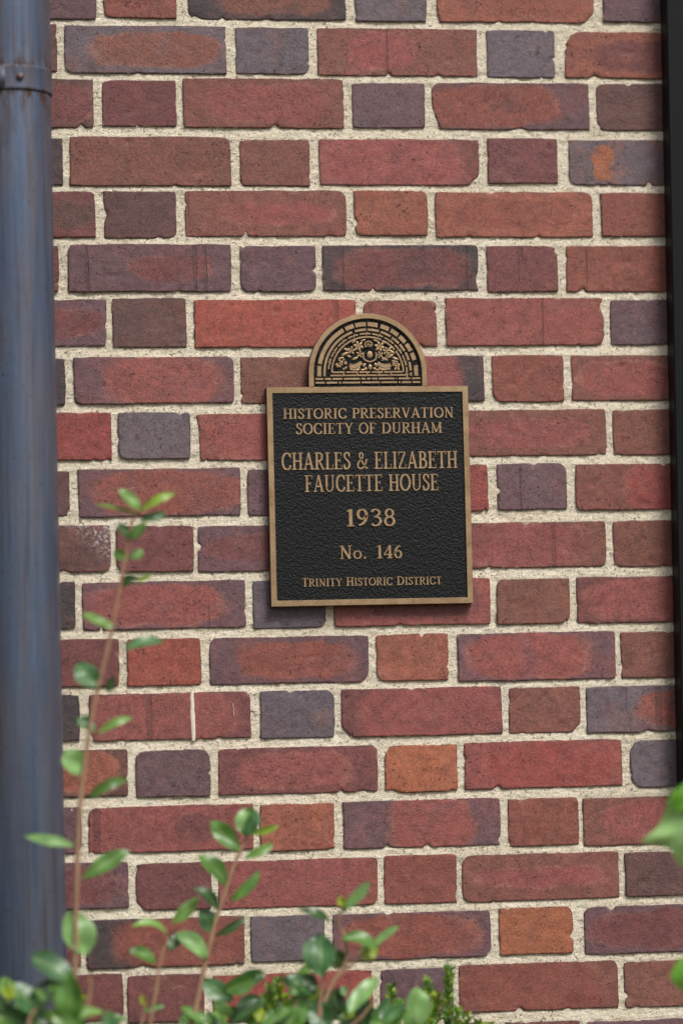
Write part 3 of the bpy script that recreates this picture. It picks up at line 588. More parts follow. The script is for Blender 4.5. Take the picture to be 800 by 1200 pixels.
G = {
 'H': (.84, stem(.18)+stem(.66)+[l(.18, .51, .66, .51, t_)]), 'I': (.40, stem(.20)),
 'S': (.58, [c((.49, .78), (.42, .92), (.28, .97), (.14, .89), (.11, .75), (.20, .62), (.34, .51), (.46, .38), (.48, .21), (.38, .07), (.25, .03), (.13, .09), (.07, .25), T=.17, t=.085), l(.49, .70, .49, .99, .05), l(.07, .01, .07, .30, .05)]),
 'T': (.72, stem(.36, top=0)+[l(.03, .96, .69, .96, .075), l(.05, .99, .05, .77, .05), l(.67, .99, .67, .77, .05)]),
 'O': (.88, [ell(.44, .5, .35, .47)]),
 'R': (.78, stem(.18)+[c((.18, .963), (.42, .95), (.56, .86), (.58, .73), (.52, .59), (.38, .515), (.18, .51)), l(.36, .52, .66, .02, .14), l(.58, .028, .78, .028, S_)]),
 'C': (.78, [c((.70, .76), (.61, .91), (.45, .97), (.26, .90), (.14, .72), (.11, .5), (.14, .28), (.26, .10), (.45, .03), (.62, .09), (.72, .26)), l(.71, .68, .71, .99, .05)]),
 'P': (.68, stem(.18)+[c((.18, .963), (.42, .95), (.57, .85), (.60, .71), (.54, .56), (.40, .475), (.18, .47))]),
 'E': (.68, stem(.18)+[l(.18, .965, .58, .965, .065), l(.18, .52, .46, .52, .065), l(.18, .035, .60, .035, .065), l(.58, .77, .58, .99, .05), l(.46, .41, .46, .63, .05), l(.61, .01, .61, .26, .05)]),
 'F': (.64, stem(.18)+[l(.18, .965, .57, .965, .065), l(.18, .50, .45, .50, .065), l(.57, .75, .57, .99, .05), l(.45, .39, .45, .61, .05)]),
 'L': (.64, stem(.18)+[l(.18, .035, .58, .035, .065), l(.59, .01, .59, .28, .05)]),
 'V': (.80, [l(.14, .98, .41, .01, T_), l(.67, .98, .41, .01, t_), ser(.14, .972), ser(.67, .972, .12)]),
 'A': (.82, [l(.40, 1.0, .68, .02, T_), l(.40, 1.0, .13, .02, t_), l(.23, .33, .58, .33, t_), ser(.13, .028, .12), ser(.68, .028, .14)]),
 'N': (.86, [l(.18, 0, .18, 1, t_), l(.68, 0, .68, 1, t_), l(.16, .98, .68, .02, T_), ser(.18, .028, .12), ser(.14, .972, .12), ser(.68, .972, .12)]),
 'Y': (.78, [l(.12, .98, .39, .47, T_), l(.66, .98, .39, .47, t_), l(.39, 0, .39, .50, T_), ser(.39, .028, .16), ser(.12, .972), ser(.66, .972, .12)]),
 'D': (.86, stem(.18)+[c((.18, .963), (.44, .95), (.64, .83), (.74, .62), (.74, .38), (.64, .17), (.44, .05), (.18, .037))]),
 'U': (.84, [l(.18, 1, .18, .32, T_), c((.18, .36), (.20, .16), (.33, .04), (.47, .04), (.61, .14), (.66, .34), (.66, .99), T=.11, t=.075), ser(.18, .972, .16), ser(.66, .972, .12)]),
 'M': (1.02, [l(.18, 0, .18, 1, t_), l(.84, 0, .84, 1, T_), l(.17, .98, .49, .06, .15), l(.49, .06, .83, .98, t_), ser(.18, .028, .12), ser(.84, .028, .16), ser(.14, .972, .12), ser(.86, .972, .14)]),
 'Z': (.68, [l(.07, .96, .58, .96, .07), l(.07, .035, .60, .035, .07), l(.56, .95, .10, .05, .14), l(.08, .77, .08, .99, .05), l(.60, .01, .60, .26, .05)]),
 'B': (.72, stem(.18)+[c((.18, .963), (.40, .95), (.53, .86), (.54, .70), (.44, .56), (.18, .52)), c((.18, .52), (.44, .51), (.60, .40), (.61, .20), (.48, .06), (.18, .037))]),
 '&': (.90, [c((.76, .54), (.68, .32), (.52, .11), (.32, .03), (.13, .11), (.10, .29), (.21, .46), (.40, .60), (.49, .78), (.42, .94), (.29, .93), (.24, .77), (.35, .54), (.55, .27), (.74, .06), (.86, .06), T=.14, t=.08), l(.66, .55, .86, .55, .05)]),
 '1': (.42, stem(.22, top=0)+[l(.06, .86, .22, .975, .07)]),
 '9': (.62, [('c', [(.61-a, 1-b) for a, b in six], .15, .08, False)]), '6': (.62, [('c', six, .15, .08, False)]),
 '3': (.58, [c((.09, .82), (.20, .95), (.35, .94), (.45, .80), (.38, .63), (.24, .54), (.42, .49), (.50, .29), (.41, .09), (.24, .03), (.08, .13), T=.14, t=.08)]),
 '8': (.60, [ell(.3, .745, .165, .215, .13, .08), ell(.3, .275, .205, .245, .14, .08)]),
 '4': (.62, stem(.42, top=0)+[l(.42, .98, .07, .30, .075), l(.03, .285, .60, .285, .075)]),
 'o': (.60, [ell(.29, .31, .22, .28, .14, .07)]), '.': (.30, [l(.07, .07, .21, .07, .14)]),
}
def text_line(s, xl_, xr_, ytop, ybase, h=.0021, small=None, group=None):
    """one raised letter = one part; the line is fitted between its measured ends"""
    ym = (ytop+ybase)/2; X0, X1 = pp(xl_, ym)[0], pp(xr_, ym)[0]; xc = (xl_+xr_)/2
    Zb, H = pp(xc, ybase)[2], pp(xc, ytop)[2]-pp(xc, ybase)[2]
    sc, adv = [], 0
    for i, ch in enumerate(s):
        k = small if (small and not (i == 0 or s[i-1] == ' ')) else 1
        if ch == ' ': sc.append((adv, k)); adv += .42 if len(s) > 10 else .55; continue
        sc.append((adv, k)); adv += (G[ch][0]+.03)*k
    ux = (X1-X0)/(adv-.06)
    for ch, (a, k) in zip(s, sc):
        if ch == ' ': continue
        mb = MB()
        for st in G[ch][1]:
            if st[0] == 'l':
                p = np.array(st[1]); q = np.array([p[0]+(p[1]-p[0])*u for u in (0, .5, 1)]); ribbon(mb, q, st[2], X0+(a-.03)*ux, Zb, ux*k, H*k, h)
            else:
                q = catmull(st[1], st[4]); tg = np.gradient(q, axis=0) if not st[4] else np.roll(q, -1, 0)-np.roll(q, 1, 0)
                tg = tg/np.linalg.norm(tg, axis=1)[:, None]; w = st[3]+(st[2]-st[3])*np.abs(tg[:, 1])**1.1
                ribbon(mb, q, w, X0+(a-.03)*ux, Zb, ux*k, H*k, h, st[4])
        mb.build('letter', M_BRONZE, plaque)
text_line('HISTORIC PRESERVATION', 332, 531.5, 478, 490)
text_line('SOCIETY OF DURHAM', 347, 518, 495.3, 508)
text_line('CHARLES & ELIZABETH', 330, 536, 529.5, 549.5)
text_line('FAUCETTE HOUSE', 357.5, 514, 556, 575.5)
text_line('1938', 406, 464, 596.3, 616.5)
text_line('No. 146', 398, 472, 639, 654.5)
text_line('TRINITY HISTORIC DISTRICT', 354, 517.5, 676, 686, small=.9)

# --- arched emblem: rings of little bricks, courses below, fruit and flowers inside
def seg(mb, r, w, a0, a1, z0=None):
    n = max(3, int(abs(a1-a0)/4)+2); p = [(r*math.cos(math.radians(a)), r*math.sin(math.radians(a))) for a in np.linspace(a0, a1, n)]
    ribbon(mb, p, w, AX, AZ, K, K, .0016, closeup=.92)
def bar(mb, x0, z0, x1, z1, w): ribbon(mb, [(x0, z0), ((x0+x1)/2, (z0+z1)/2), (x1, z1)], w, AX, AZ, K, K, .0016, closeup=.88)
mb = MB()
seg(mb, 58.5, 5.0, 169, 118.5)
for a in ((116, 105.5), (103.5, 91), (89, 77), (73.5, 63), (60.5, 50.5), (48, 38.5), (36, 26.5), (24, 15)): seg(mb, 58.5, 5.2, *a)
for s, a in ((-1, 11), (1, 11)): bar(mb, s*58, 9, s*58.5, -3.5, 5)
seg(mb, 52, 2.8, 180, 110); bar(mb, -52, 1, -52, -3.5, 2.8)
for a in ((106, 91), (89, 74), (71, 57), (54.5, 43), (41, 30), (28, 17), (14.5, 3)): seg(mb, 52, 2.9, *a)
bar(mb, 52, 0, 52, -3.5, 2.8)
for k in range(10):
    a = 174-k*18.4; seg(mb, 47.3, 1.9, a, a-8); seg(mb, 47.3, 1.9, a-9.5, a-16)
    x, z = math.cos(math.radians(a-8.6)), math.sin(math.radians(a-8.6)); x2, z2 = math.cos(math.radians(a-10.8)), math.sin(math.radians(a-10.8))
    bar(mb, x*45.3, z*45.3, x2*49.3, z2*49.3, 1.3)
seg(mb, 43.2, 2.0, 178, 67); seg(mb, 43.2, 2.0, 63, 40); seg(mb, 43.2, 2.0, 37, 2)
bar(mb, -43.2, 2, -43.2, 1.0, 2); 
def course(z, w, breaks, x0, x1):
    e = [x0]+breaks+[x1]
    for a, b in zip(e[:-1], e[1:]): bar(mb, a+.9, z, b-.9, z, w)
course(1.2, 2.1, [-27, -11, 4, 19], -43, 43)
course(-2.6, 2.0, [-31, -14, -2, 12, 26], -46, 47)
for x in (-30, -13.5, -1.5, 13, 27.5): bar(mb, x-1.6, -3.8, x+1.8, .4, 1.2)
course(-6.7, 2.3, [-53, -43.5, -30, -9, -2, 4, 12, 33, 36, 52], -64, 64)
course(-11.2, 2.3, [-51, -36, -31.5, -8.5, 15, 36, 40, 53], -64, 64)
mb.build('brick_arch_relief', M_BRONZE, plaque)
# fruit and foliage
def blob(mb, x, z, rx, rz, rot=0, h=.0017, n=10):
    ca, sa = math.cos(math.radians(rot)), math.sin(math.radians(rot)); v = []
    for (s, y) in ((1.0, YB+.0003), (.93, YB-h*.75), (.62, YB-h)):
        for k in range(n):
            a = 2*math.pi*k/n; u, w = rx*1.14*s*math.cos(a), rz*1.2*s*math.sin(a); v.append((AX+(x+u*ca-w*sa)*K, y, AZ+(z+u*sa+w*ca)*K))
    _lift[0] = (_lift[0]+1) % 9
    v.append((AX+x*K, YB-h*1.06-_lift[0]*2e-5, AZ+z*K))
    f = [(j*n+k, j*n+(k+1) % n, (j+1)*n+(k+1) % n, (j+1)*n+k) for j in (0, 1) for k in range(n)]+[(2*n+k, 2*n+(k+1) % n, 3*n) for k in range(n)]
    mb.add(v, f)
def curve(mb, pts, w): ribbon(mb, catmull(pts, sub=4), w, AX, AZ, K, K, .0016, closeup=.88)
def flower(mb, x, z, r, n=6, rot=0):
    for k in range(n):
        a = 360*k/n+rot; blob(mb, x+.62*r*math.cos(math.radians(a)), z+.62*r*math.sin(math.radians(a)), r*.40, r*.24, a)
    blob(mb, x, z, r*.24, r*.24, h=.0021)
fr = MB()
blob(fr, 3, 22.0, 3.2, 3.7, h=.0018, n=14)
curve(fr, [(-4.5, 25), (-4.2, 17), (3, 13.6), (10, 17), (10.5, 25)], 1.7)
curve(fr, [(-1.5, 31), (-2.5, 35.5), (2.5, 38), (6, 35), (4, 31.5)], 1.6)
for x, z, r, n in ((-10.5, 32, 6.2, 6), (15, 31.5, 6.2, 6), (-19, 27, 5.2, 5), (23, 26, 4.8, 5), (1.5, 33.5, 2.8, 5), (-9, 22.5, 4.6, 5), (15, 21.5, 4.4, 5)): flower(fr, x, z, r, n, x*7)
for x, z, rx, rz, a in ((-27, 23, 4.4, 1.5, 25), (-25, 28, 3.4, 1.3, -30), (30, 25, 4, 1.4, -35), (27.5, 29.5, 3.6, 1.3, 40), (-15, 17.5, 3.6, 1.4, 20), (21, 16.5, 3.8, 1.4, -20), (-4, 9.5, 2.6, 1.6, 60), (10, 9.5, 2.6, 1.6, -60),
                        (3, 7, 2.2, 3.0, 0), (-2.5, 5, 2, 1.5, 30), (8.5, 5, 2, 1.5, -30), (-32, 18, 3.6, 1.2, 15), (34, 17, 3.6, 1.3, -20), (28, 20, 3.4, 1.5, 35), (-22, 20, 2.6, 1.3, -25), (-5, 39, 3, 1.1, 20), (11, 38.5, 3, 1.1, -20), (-16, 37.5, 2.6, 1.1, 40), (20, 37, 2.6, 1.1, -40)): blob(fr, x, z, rx, rz, a)
for k in range(3): curve(fr, [(17+k*2.6, 15+k*3), (21+k*2.4, 16.5+k*3.2), (26+k*2, 19.5+k*3.2)], 1.0)
# banner ends and swags
curve(fr, [(-7, 12.5), (-12, 9.5), (-17, 8), (-22, 9.2)], 4.8); curve(fr, [(-21.5, 5.4), (-15, 4.2), (-9, 7)], 2.4)
curve(fr, [(12, 12), (17, 9), (23, 8.2), (28, 9.6)], 4.8); curve(fr, [(13, 6.5), (19, 4.4), (27.5, 5.4)], 2.4)
rg_ = random.Random(3)
for k in range(46):
    s = -1 if k % 2 else 1; x = s*rg_.uniform(25.5, 38) if s < 0 else rg_.uniform(30.5, 39.5); z = rg_.uniform(4.2, 16)
    if math.hypot(x, z) < 39.5: blob(fr, x, z, 1.35, 1.35, n=7, h=.0012+.0008*rg_.random())
for x in (-12, -6, 12, 18): blob(fr, x, 3.9, 2.4, 1.1, 0)
fr.build('fruit_and_flower_relief', M_BRONZE, plaque)

# ------------------------------------------------------------------ downpipe
PIPE_D = .075; PR = .0510; 
pxr = (at(62.5, 130, PIPE_D)[0]+at(75.5, 1080, PIPE_D)[0])/2; pcx = pxr-PR
def lathe_pipe(name, prof, parent, n=56, cx=pcx, rustf=None, seam=True, a_off=0.0):
    v, rust = [], []
    for (r, z, ru) in prof:
        for k in range(n): 
            a = 2*math.pi*k/n; v.append((cx+r*math.cos(a), -PIPE_D+r*math.sin(a), z)); rust.append(ru)
    f = [(j*n+k, j*n+(k+1) % n, (j+1)*n+(k+1) % n, (j+1)*n+k) for j in range(len(prof)-1) for k in range(n)]
    return obj(name, v, f, M_PIPE, parent, {'rust': ('FLOAT', rust)})
pipe = thing('downpipe', 'round blue grey metal rain downpipe left of the plaque', 'downpipe', (pcx, -PIPE_D, 0))
zc1, zc0 = at(30, 76, PIPE_D+PR)[2], at(30, 104, PIPE_D+PR)[2]
lo = [(PR-.0002, .03, 0), (PR, .3, 0), (PR, .9, 0), (PR, 1.5, 0), (PR, zc0-.12, .1), (PR, zc0-.03, .3), (PR, zc0-.006, 1), (PR, zc0+.003, 1)]
hi = [(PR+.0010, zc1-.003, 1), (PR+.0010, zc1+.004, 1), (PR+.0010, zc1+.012, .35), (PR+.0010, zc1+.03, .05), (PR+.0010, 2.9, 0)]
lathe_pipe('lower_pipe', lo, pipe); lathe_pipe('upper_pipe', hi, pipe)
# collar band, lapped, with a screw
lathe_pipe('collar', [(PR, zc0-.0005, 1), (PR+.0016, zc0-.0003, 1), (PR+.0022, zc0+.0012, .9), (PR+.0020, zc0+.004, .3), (PR+.0020, zc1-.004, .3), (PR+.0024, zc1-.0014, .95), (PR+.0018, zc1+.0003, 1), (PR+.0014, zc1+.0005, 1)], pipe)
n = 22; v, ru = [], []
xa = at(7, 90, PIPE_D+PR)[0]; a0 = math.atan2(-math.sqrt(max(PR**2-(xa-pcx)**2, 0)), xa-pcx); a1 = a0-1.0
for j, (dr, z) in enumerate(((.0018, zc0+.0009), (.0033, zc0+.0012), (.0033, zc1-.0012), (.0018, zc1-.0009))):
    for k in range(n):
        a = a0+(a1-a0)*k/(n-1); e = 0 if k else -.0016
        v.append((pcx+(PR+dr+e)*math.cos(a), -PIPE_D+(PR+dr+e)*math.sin(a), z)); ru.append(.9 if k < 2 else .15)
obj('collar_lap', v, [(j*n+k, j*n+k+1, (j+1)*n+k+1, (j+1)*n+k) for j in range(3) for k in range(n-1)], M_PIPE, pipe, {'rust': ('FLOAT', ru)})
sp = at(23.5, 90, PIPE_D+PR); ang = math.atan2(-math.sqrt(PR**2-(sp[0]-pcx)**2), sp[0]-pcx); dv = np.array([math.cos(ang), math.sin(ang), 0])
mb = MB(); ctr = np.array([pcx, -PIPE_D, sp[2]])
mb.tube([ctr+dv*(PR+q) for q in (.001, .0046, .0060, .0066)], [.0046, .0046, .0034, .0012], 12)
mb.build('screw', M_SCREW, pipe, smooth=False)
for z in (.35, 2.45):   # wall brackets, out of frame
    mb = MB(); mb.box(pcx-.012, pcx+.012, -PIPE_D+PR-.002, .001, z-.014, z+.014); mb.build('bracket', M_BLACK, pipe)

# ------------------------------------------------------------------ window shutter at the right
SH = .036; sx0 = at(793, 938, .004)[0]; szb = at(795, 938, SH)[2]
sh = thing('window_shutter', 'black painted louvred shutter at the right edge beside the bricks', 'shutter', (sx0, 0, szb)); sh.rotation_euler = (0, .0085, 0)          # hung slightly out of plumb
SW, SHT = .40, 1.35
mb = MB(); mb.box(sx0, sx0+.052, -SH, -.004, szb, szb+SHT, .0016); mb.build('stile', M_BLACK, sh)
mb = MB(); mb.box(sx0+SW-.052, sx0+SW, -SH, -.004, szb, szb+SHT, .0016); mb.build('stile', M_BLACK, sh)
for z, hh in ((szb+.001, .085), (szb+.66, .06), (szb+SHT-.071, .07)):
    mb = MB(); mb.box(sx0+.0521, sx0+SW-.0521, -SH+.003, -.006, z, z+hh, .0012); mb.build('rail', M_BLACK, sh)
nsl = 30
for k in range(nsl*2):
    z = (szb+.10+k*.0187) if k < nsl else (szb+.735+(k-nsl)*.0180)
    mb = MB(); y0, y1 = -SH+.006, -.008
    mb.add([(sx0+.0522, y0, z), (sx0+SW-.0522, y0, z), (sx0+SW-.0522, y1, z+.020), (sx0+.0522, y1, z+.020), (sx0+.0522, y0, z+.005), (sx0+SW-.0522, y0, z+.005), (sx0+SW-.0522, y1, z+.025), (sx0+.0522, y1, z+.025)],
           [(0, 1, 2, 3), (7, 6, 5, 4), (0, 4, 5, 1), (1, 5, 6, 2), (2, 6, 7, 3), (3, 7, 4, 0)]); mb.build('slat', M_BLACK, sh)

# ------------------------------------------------------------------ plants
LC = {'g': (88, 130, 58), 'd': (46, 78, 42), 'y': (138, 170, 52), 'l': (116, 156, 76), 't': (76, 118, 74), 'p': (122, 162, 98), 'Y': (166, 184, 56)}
def leaf_geo(p, q, wid, roll, curl, col, fold=.34, nt=11, ns=5, tilt=True):
    p, q = np.array(p, float), np.array(q, float); ax = q-p; L = np.linalg.norm(ax); ax /= L
    view = (p+q)/2-CAM; view /= np.linalg.norm(view)
    side = np.cross(ax, view); side /= np.linalg.norm(side); nrm = np.cross(side, ax)     # nrm faces the viewer side when roll = 0
    if np.dot(nrm, view) > 0: nrm = -nrm
    r = math.radians(roll); side, nrm = side*math.cos(r)+nrm*math.sin(r), -side*math.sin(r)+nrm*math.cos(r)
    up = nrm*.86+np.array([RNG.uniform(-.3, .3), 0, .55+RNG.uniform(-.3, .3)])      # blades turn towards the sky
    up -= ax*np.dot(up, ax); up /= np.linalg.norm(up)
    if tilt: nrm = up; side = np.cross(ax, nrm)
    v, uv = [], []; sb = RNG.uniform(-.09, .09); tw = RNG.uniform(-.35, .35)
    for i in range(nt):
        t = i/(nt-1); hw = wid/2*(math.sin(math.pi*min(1, t**1.08))**.62)*(1-.10*t) if 0 < i < nt-1 else wid*.012
        for j in range(ns):
            s = -1+2*j/(ns-1); wave = .055*wid*math.sin(t*8+s*2.2+roll)
            v.append(p+ax*L*t+side*(hw*s+sb*L*4*t*(1-t))+nrm*(tw*hw*s*(t-.3)*2+curl*L*4*t*(1-t)*.35+fold*hw*abs(s)+wave-curl*L*.0)); uv.append((t, s, 0))
    f = [(i*ns+j, i*ns+j+1, (i+1)*ns+j+1, (i+1)*ns+j) for i in range(nt-1) for j in range(ns-1)]
    cj = np.array(lin(col))*random.uniform(.82, 1.2)
    return v, f, {'lc': ('FLOAT_VECTOR', np.ones((len(v), 1))*cj), 'luv': ('FLOAT_VECTOR', uv)}
def leaf(parent, bx, by, tx, ty, w, d, c='g', roll=None, curl=None, dd=0.0, mat=None):
    roll = random.uniform(-28, 28) if roll is None else roll*.6; dd += -.30*(by-ty)*K; curl = random.uniform(-.2, .3) if curl is None else curl
    v, f, A = leaf_geo(at(bx, by, d), at(tx, ty, d+dd), w*K*1.12/max(.6, math.cos(math.radians(roll))), roll, curl, LC[c])
    return obj('leaf', v, f, mat or M_LEAF, parent, A)
def shoot(parent, pts, d, r0, r1, ground=True, name='stem'):
    P = [at(x, y, d) for x, y in pts]
    if ground:
        e = P[0]; b = parent.location; P = [np.array([b[0], b[1], .0]), np.array([b[0]*.7+e[0]*.3, b[1]*.7+e[1]*.3, e[2]*.4]), np.array([b[0]*.2+e[0]*.8, b[1]*.2+e[1]*.8, e[2]*.8])]+P
    q = catmull([p for p in P], sub=4) if False else None
    P3 = []; n = len(P)
    for i in range(n-1):
        a = P[max(i-1, 0)]; b_ = P[i]; c_ = P[i+1]; d_ = P[min(i+2, n-1)]
        for k in range(4):
            t = k/4; P3.append(.5*((2*b_)+(-a+c_)*t+(2*a-5*b_+4*c_-d_)*t*t+(-a+3*b_-3*c_+d_)*t**3))
    P3.append(P[-1]); rad = [(r0+(r1-r0)*i/(len(P3)-1))*(1.22 if i % 4 == 0 else .97) for i in range(len(P3))]
    mb = MB(); mb.tube(P3, rad, 8); return mb.build(name, M_STEM, parent, smooth=True)
def lower_leaves(parent, cx, cy, d, n, spread=60):
    """foliage carried on the same stems under the frame"""
    for k in range(n):
        x, y = cx+random.gauss(0, spread), cy+random.uniform(-10, 300); a = random.uniform(0, 2*math.pi); L = random.uniform(34, 52)
        leaf(parent, x, y, x+L*math.cos(a), y+L*math.sin(a)*.8, random.uniform(16, 26), d+random.uniform(-.05, .05), random.choice('gdtl'), random.uniform(-60, 60), dd=random.uniform(-.02, .02))

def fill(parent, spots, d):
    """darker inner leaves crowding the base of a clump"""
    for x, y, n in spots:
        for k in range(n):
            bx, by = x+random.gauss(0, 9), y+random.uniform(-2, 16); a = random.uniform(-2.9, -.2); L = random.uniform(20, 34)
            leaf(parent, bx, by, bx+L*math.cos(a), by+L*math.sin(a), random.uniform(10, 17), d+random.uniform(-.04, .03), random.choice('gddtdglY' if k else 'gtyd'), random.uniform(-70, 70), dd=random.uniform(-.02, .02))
# tall shoot by the pipe
D1 = .30; b = at(92, 1500, D1)
p1 = thing('tall_shoot', 'tall thin leafy shoot rising in front of the downpipe edge', 'shrub', (b[0], b[1], 0))
shoot(p1, [(84, 1215), (88, 1140), (91, 1010), (95, 935), (103, 870), (113, 815), (125, 765), (136, 715), (144, 670), (150, 640), (155, 612), (160, 600)], D1, .0036, .0013)
for a in ((166, 598, 139, 573, 14, 'l', 10, .1), (166, 599, 206, 578, 9, 'y', 35, .2), (160, 603, 112, 592, 6, 'g', 40, .1), (164, 609, 195, 601, 11, 't', -15, .1), (156, 632, 137, 613, 12, 'd', 20, .2), (152, 632, 172, 611, 13, 'g', -20, .2),
          (152, 655, 133, 648, 12, 'g', 10, 0), (153, 655, 168, 645, 11, 'g', -10, 0), (141, 690, 162, 676, 11, 'd', 20, .2), (155, 680, 179, 672, 5, 'y', 45, 0), (134, 735, 96, 719, 14, 'l', -10, -.3),
          (146, 761, 193, 752, 14, 't', 15, .3), (118, 805, 90, 777, 25, 't', 5, .2), (127, 812, 134, 792, 8, 'd', 30, 0), (112, 857, 91, 842, 17, 't', 10, .1), (115, 860, 156, 841, 9, 'l', 25, .3), (98, 908, 77, 879, 25, 'p', -10, .1),
          (103, 936, 151, 913, 11, 'g', 25, .5), (90, 992, 28, 980, 13, 'p', 15, .4), (96, 1031, 153, 997, 18, 'g', 10, .1), (101, 1120, 80, 1068, 36, 'p', -5, .1)):
    leaf(p1, a[0], a[1], a[2], a[3], a[4], D1+random.uniform(-.008, .012), a[5], a[6], a[7], dd=random.uniform(-.01, .015))
for (x0, y0, x1, y1) in ((137, 768, 147, 761), (111, 812, 118, 805), (125, 740, 134, 735), (92, 1005, 90, 992), (152, 614, 166, 600)):
    mb = MB(); mb.tube([at(x0, y0, D1), at(x1, y1, D1)], [.0012, .0010], 6); mb.build('petiole', M_STEM, p1, smooth=True)

# low leafy clump at the left corner
D2 = .34; b = at(60, 1500, D2)
p2 = thing('leafy_clump', 'broad glossy leaves clustered at the lower left corner before the pipe', 'shrub', (b[0]-.03, b[1], 0))
shoot(p2, [(62, 1230), (72, 1190), (84, 1152), (86, 1140)], D2, .004, .0018); shoot(p2, [(40, 1240), (34, 1200), (44, 1180)], D2+.01, .003, .0015, False)
shoot(p2, [(62, 1230), (85, 1205), (104, 1175), (106, 1140)], D2-.02, .003, .0015, False)
for a in ((88, 1152, 37, 1119, 27, 't', 8, .15), (88, 1200, 84, 1140, 32, 'g', -12, .15), (52, 1193, 6, 1152, 28, 't', 5, .1), (66, 1202, 122, 1186, 13, 'l', 20, .25), (72, 1150, 36, 1166, 10, 'd', 30, .3), (80, 1165, 50, 1172, 9, 'd', 20, .1),
          (14, 1172, 6, 1155, 10, 'Y', 10, 0), (60, 1175, 42, 1160, 10, 'l', 10, .1), (30, 1205, -16, 1176, 18, 't', 10, .1), (22, 1215, -8, 1190, 16, 'g', -20, .1), (60, 1210, 30, 1188, 16, 'd', 20, 0), (95, 1215, 60, 1186, 18, 'l', -15, 0),
          (105, 1220, 80, 1195, 14, 'g', 10, 0), (40, 1225, 55, 1182, 12, 'y', 20, 0), (20, 1170, 12, 1150, 6, 'y', 10, 0), (140, 1222, 108, 1200, 12, 'g', 10, 0)):
    leaf(p2, a[0], a[1], a[2], a[3], a[4], D2+random.uniform(-.015, .015), a[5], a[6], a[7], dd=random.uniform(-.01, .02))
lower_leaves(p2, 40, 1240, D2, 14, 50)
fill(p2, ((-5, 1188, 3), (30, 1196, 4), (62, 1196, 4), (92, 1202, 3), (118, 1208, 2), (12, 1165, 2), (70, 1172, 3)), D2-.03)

# middle shoot
D3 = .24; b = at(215, 1500, D3)
p3 = thing('leafy_shoot', 'mid height shoot with paired leaves and a pale forked top', 'shrub', (b[0], b[1], 0))
shoot(p3, [(222, 1225), (230, 1180), (238, 1140), (247, 1102), (253, 1078), (263, 1048), (272, 1020), (281, 998), (290, 980)], D3, .0038, .0018)
shoot(p3, [(170, 1235), (183, 1160), (189, 1122), (200, 1094)], D3+.02, .0022, .0012, False)
shoot(p3, [(160, 1225), (167, 1195), (170, 1172)], D3+.02, .0014, .001, False)
for a in ((289, 981, 290, 946, 27, 'p', -25, .1), (288, 980, 299, 950, 14, 't', 35, .1), (293, 977, 327, 968, 8, 'y', 20, .1), (281, 998, 247, 962, 20, 'g', 12, .1), (286, 1006, 321, 989, 10, 'l', 25, .2), (266, 1040, 231, 1002, 21, 'g', -8, .1), (269, 1056, 305, 1020, 12, 'g', 25, .1),
          (256, 1067, 227, 1040, 13, 'd', 25, .3), (202, 1082, 233, 1051, 16, 'l', 10, .1), (249, 1093, 233, 1066, 21, 't', 5, .1), (252, 1097, 289, 1075, 9, 'd', 30, .4), (206, 1093, 243, 1124, 19, 'p', 12, .5), (197, 1114, 214, 1094, 16, 'd', -20, 0), (196, 1094, 154, 1086, 11, 'l', 20, .5),
          (183, 1128, 151, 1113, 15, 'g', 10, .2), (274, 1174, 236, 1148, 21, 't', 5, .1), (273, 1152, 312, 1140, 16, 'd', 30, .1), (250, 1198, 212, 1180, 14, 'g', 10, .2), (268, 1200, 312, 1174, 18, 'd', -10, .3), (168, 1186, 193, 1179, 8, 'g', 10, .1), (170, 1180, 165, 1166, 7, 'Y', 0, 0),
          (150, 1196, 126, 1188, 8, 'g', 20, .1), (262, 1160, 300, 1145, 20, 'g', 15, .1)):
    leaf(p3, a[0], a[1], a[2], a[3], a[4], D3+random.uniform(-.008, .012), a[5], a[6], a[7], dd=random.uniform(-.01, .015))
lower_leaves(p3, 225, 1240, D3, 12, 40)
fill(p3, ((225, 1204, 2), (258, 1192, 3), (285, 1184, 4), (245, 1206, 2), (180, 1212, 1)), D3-.03)

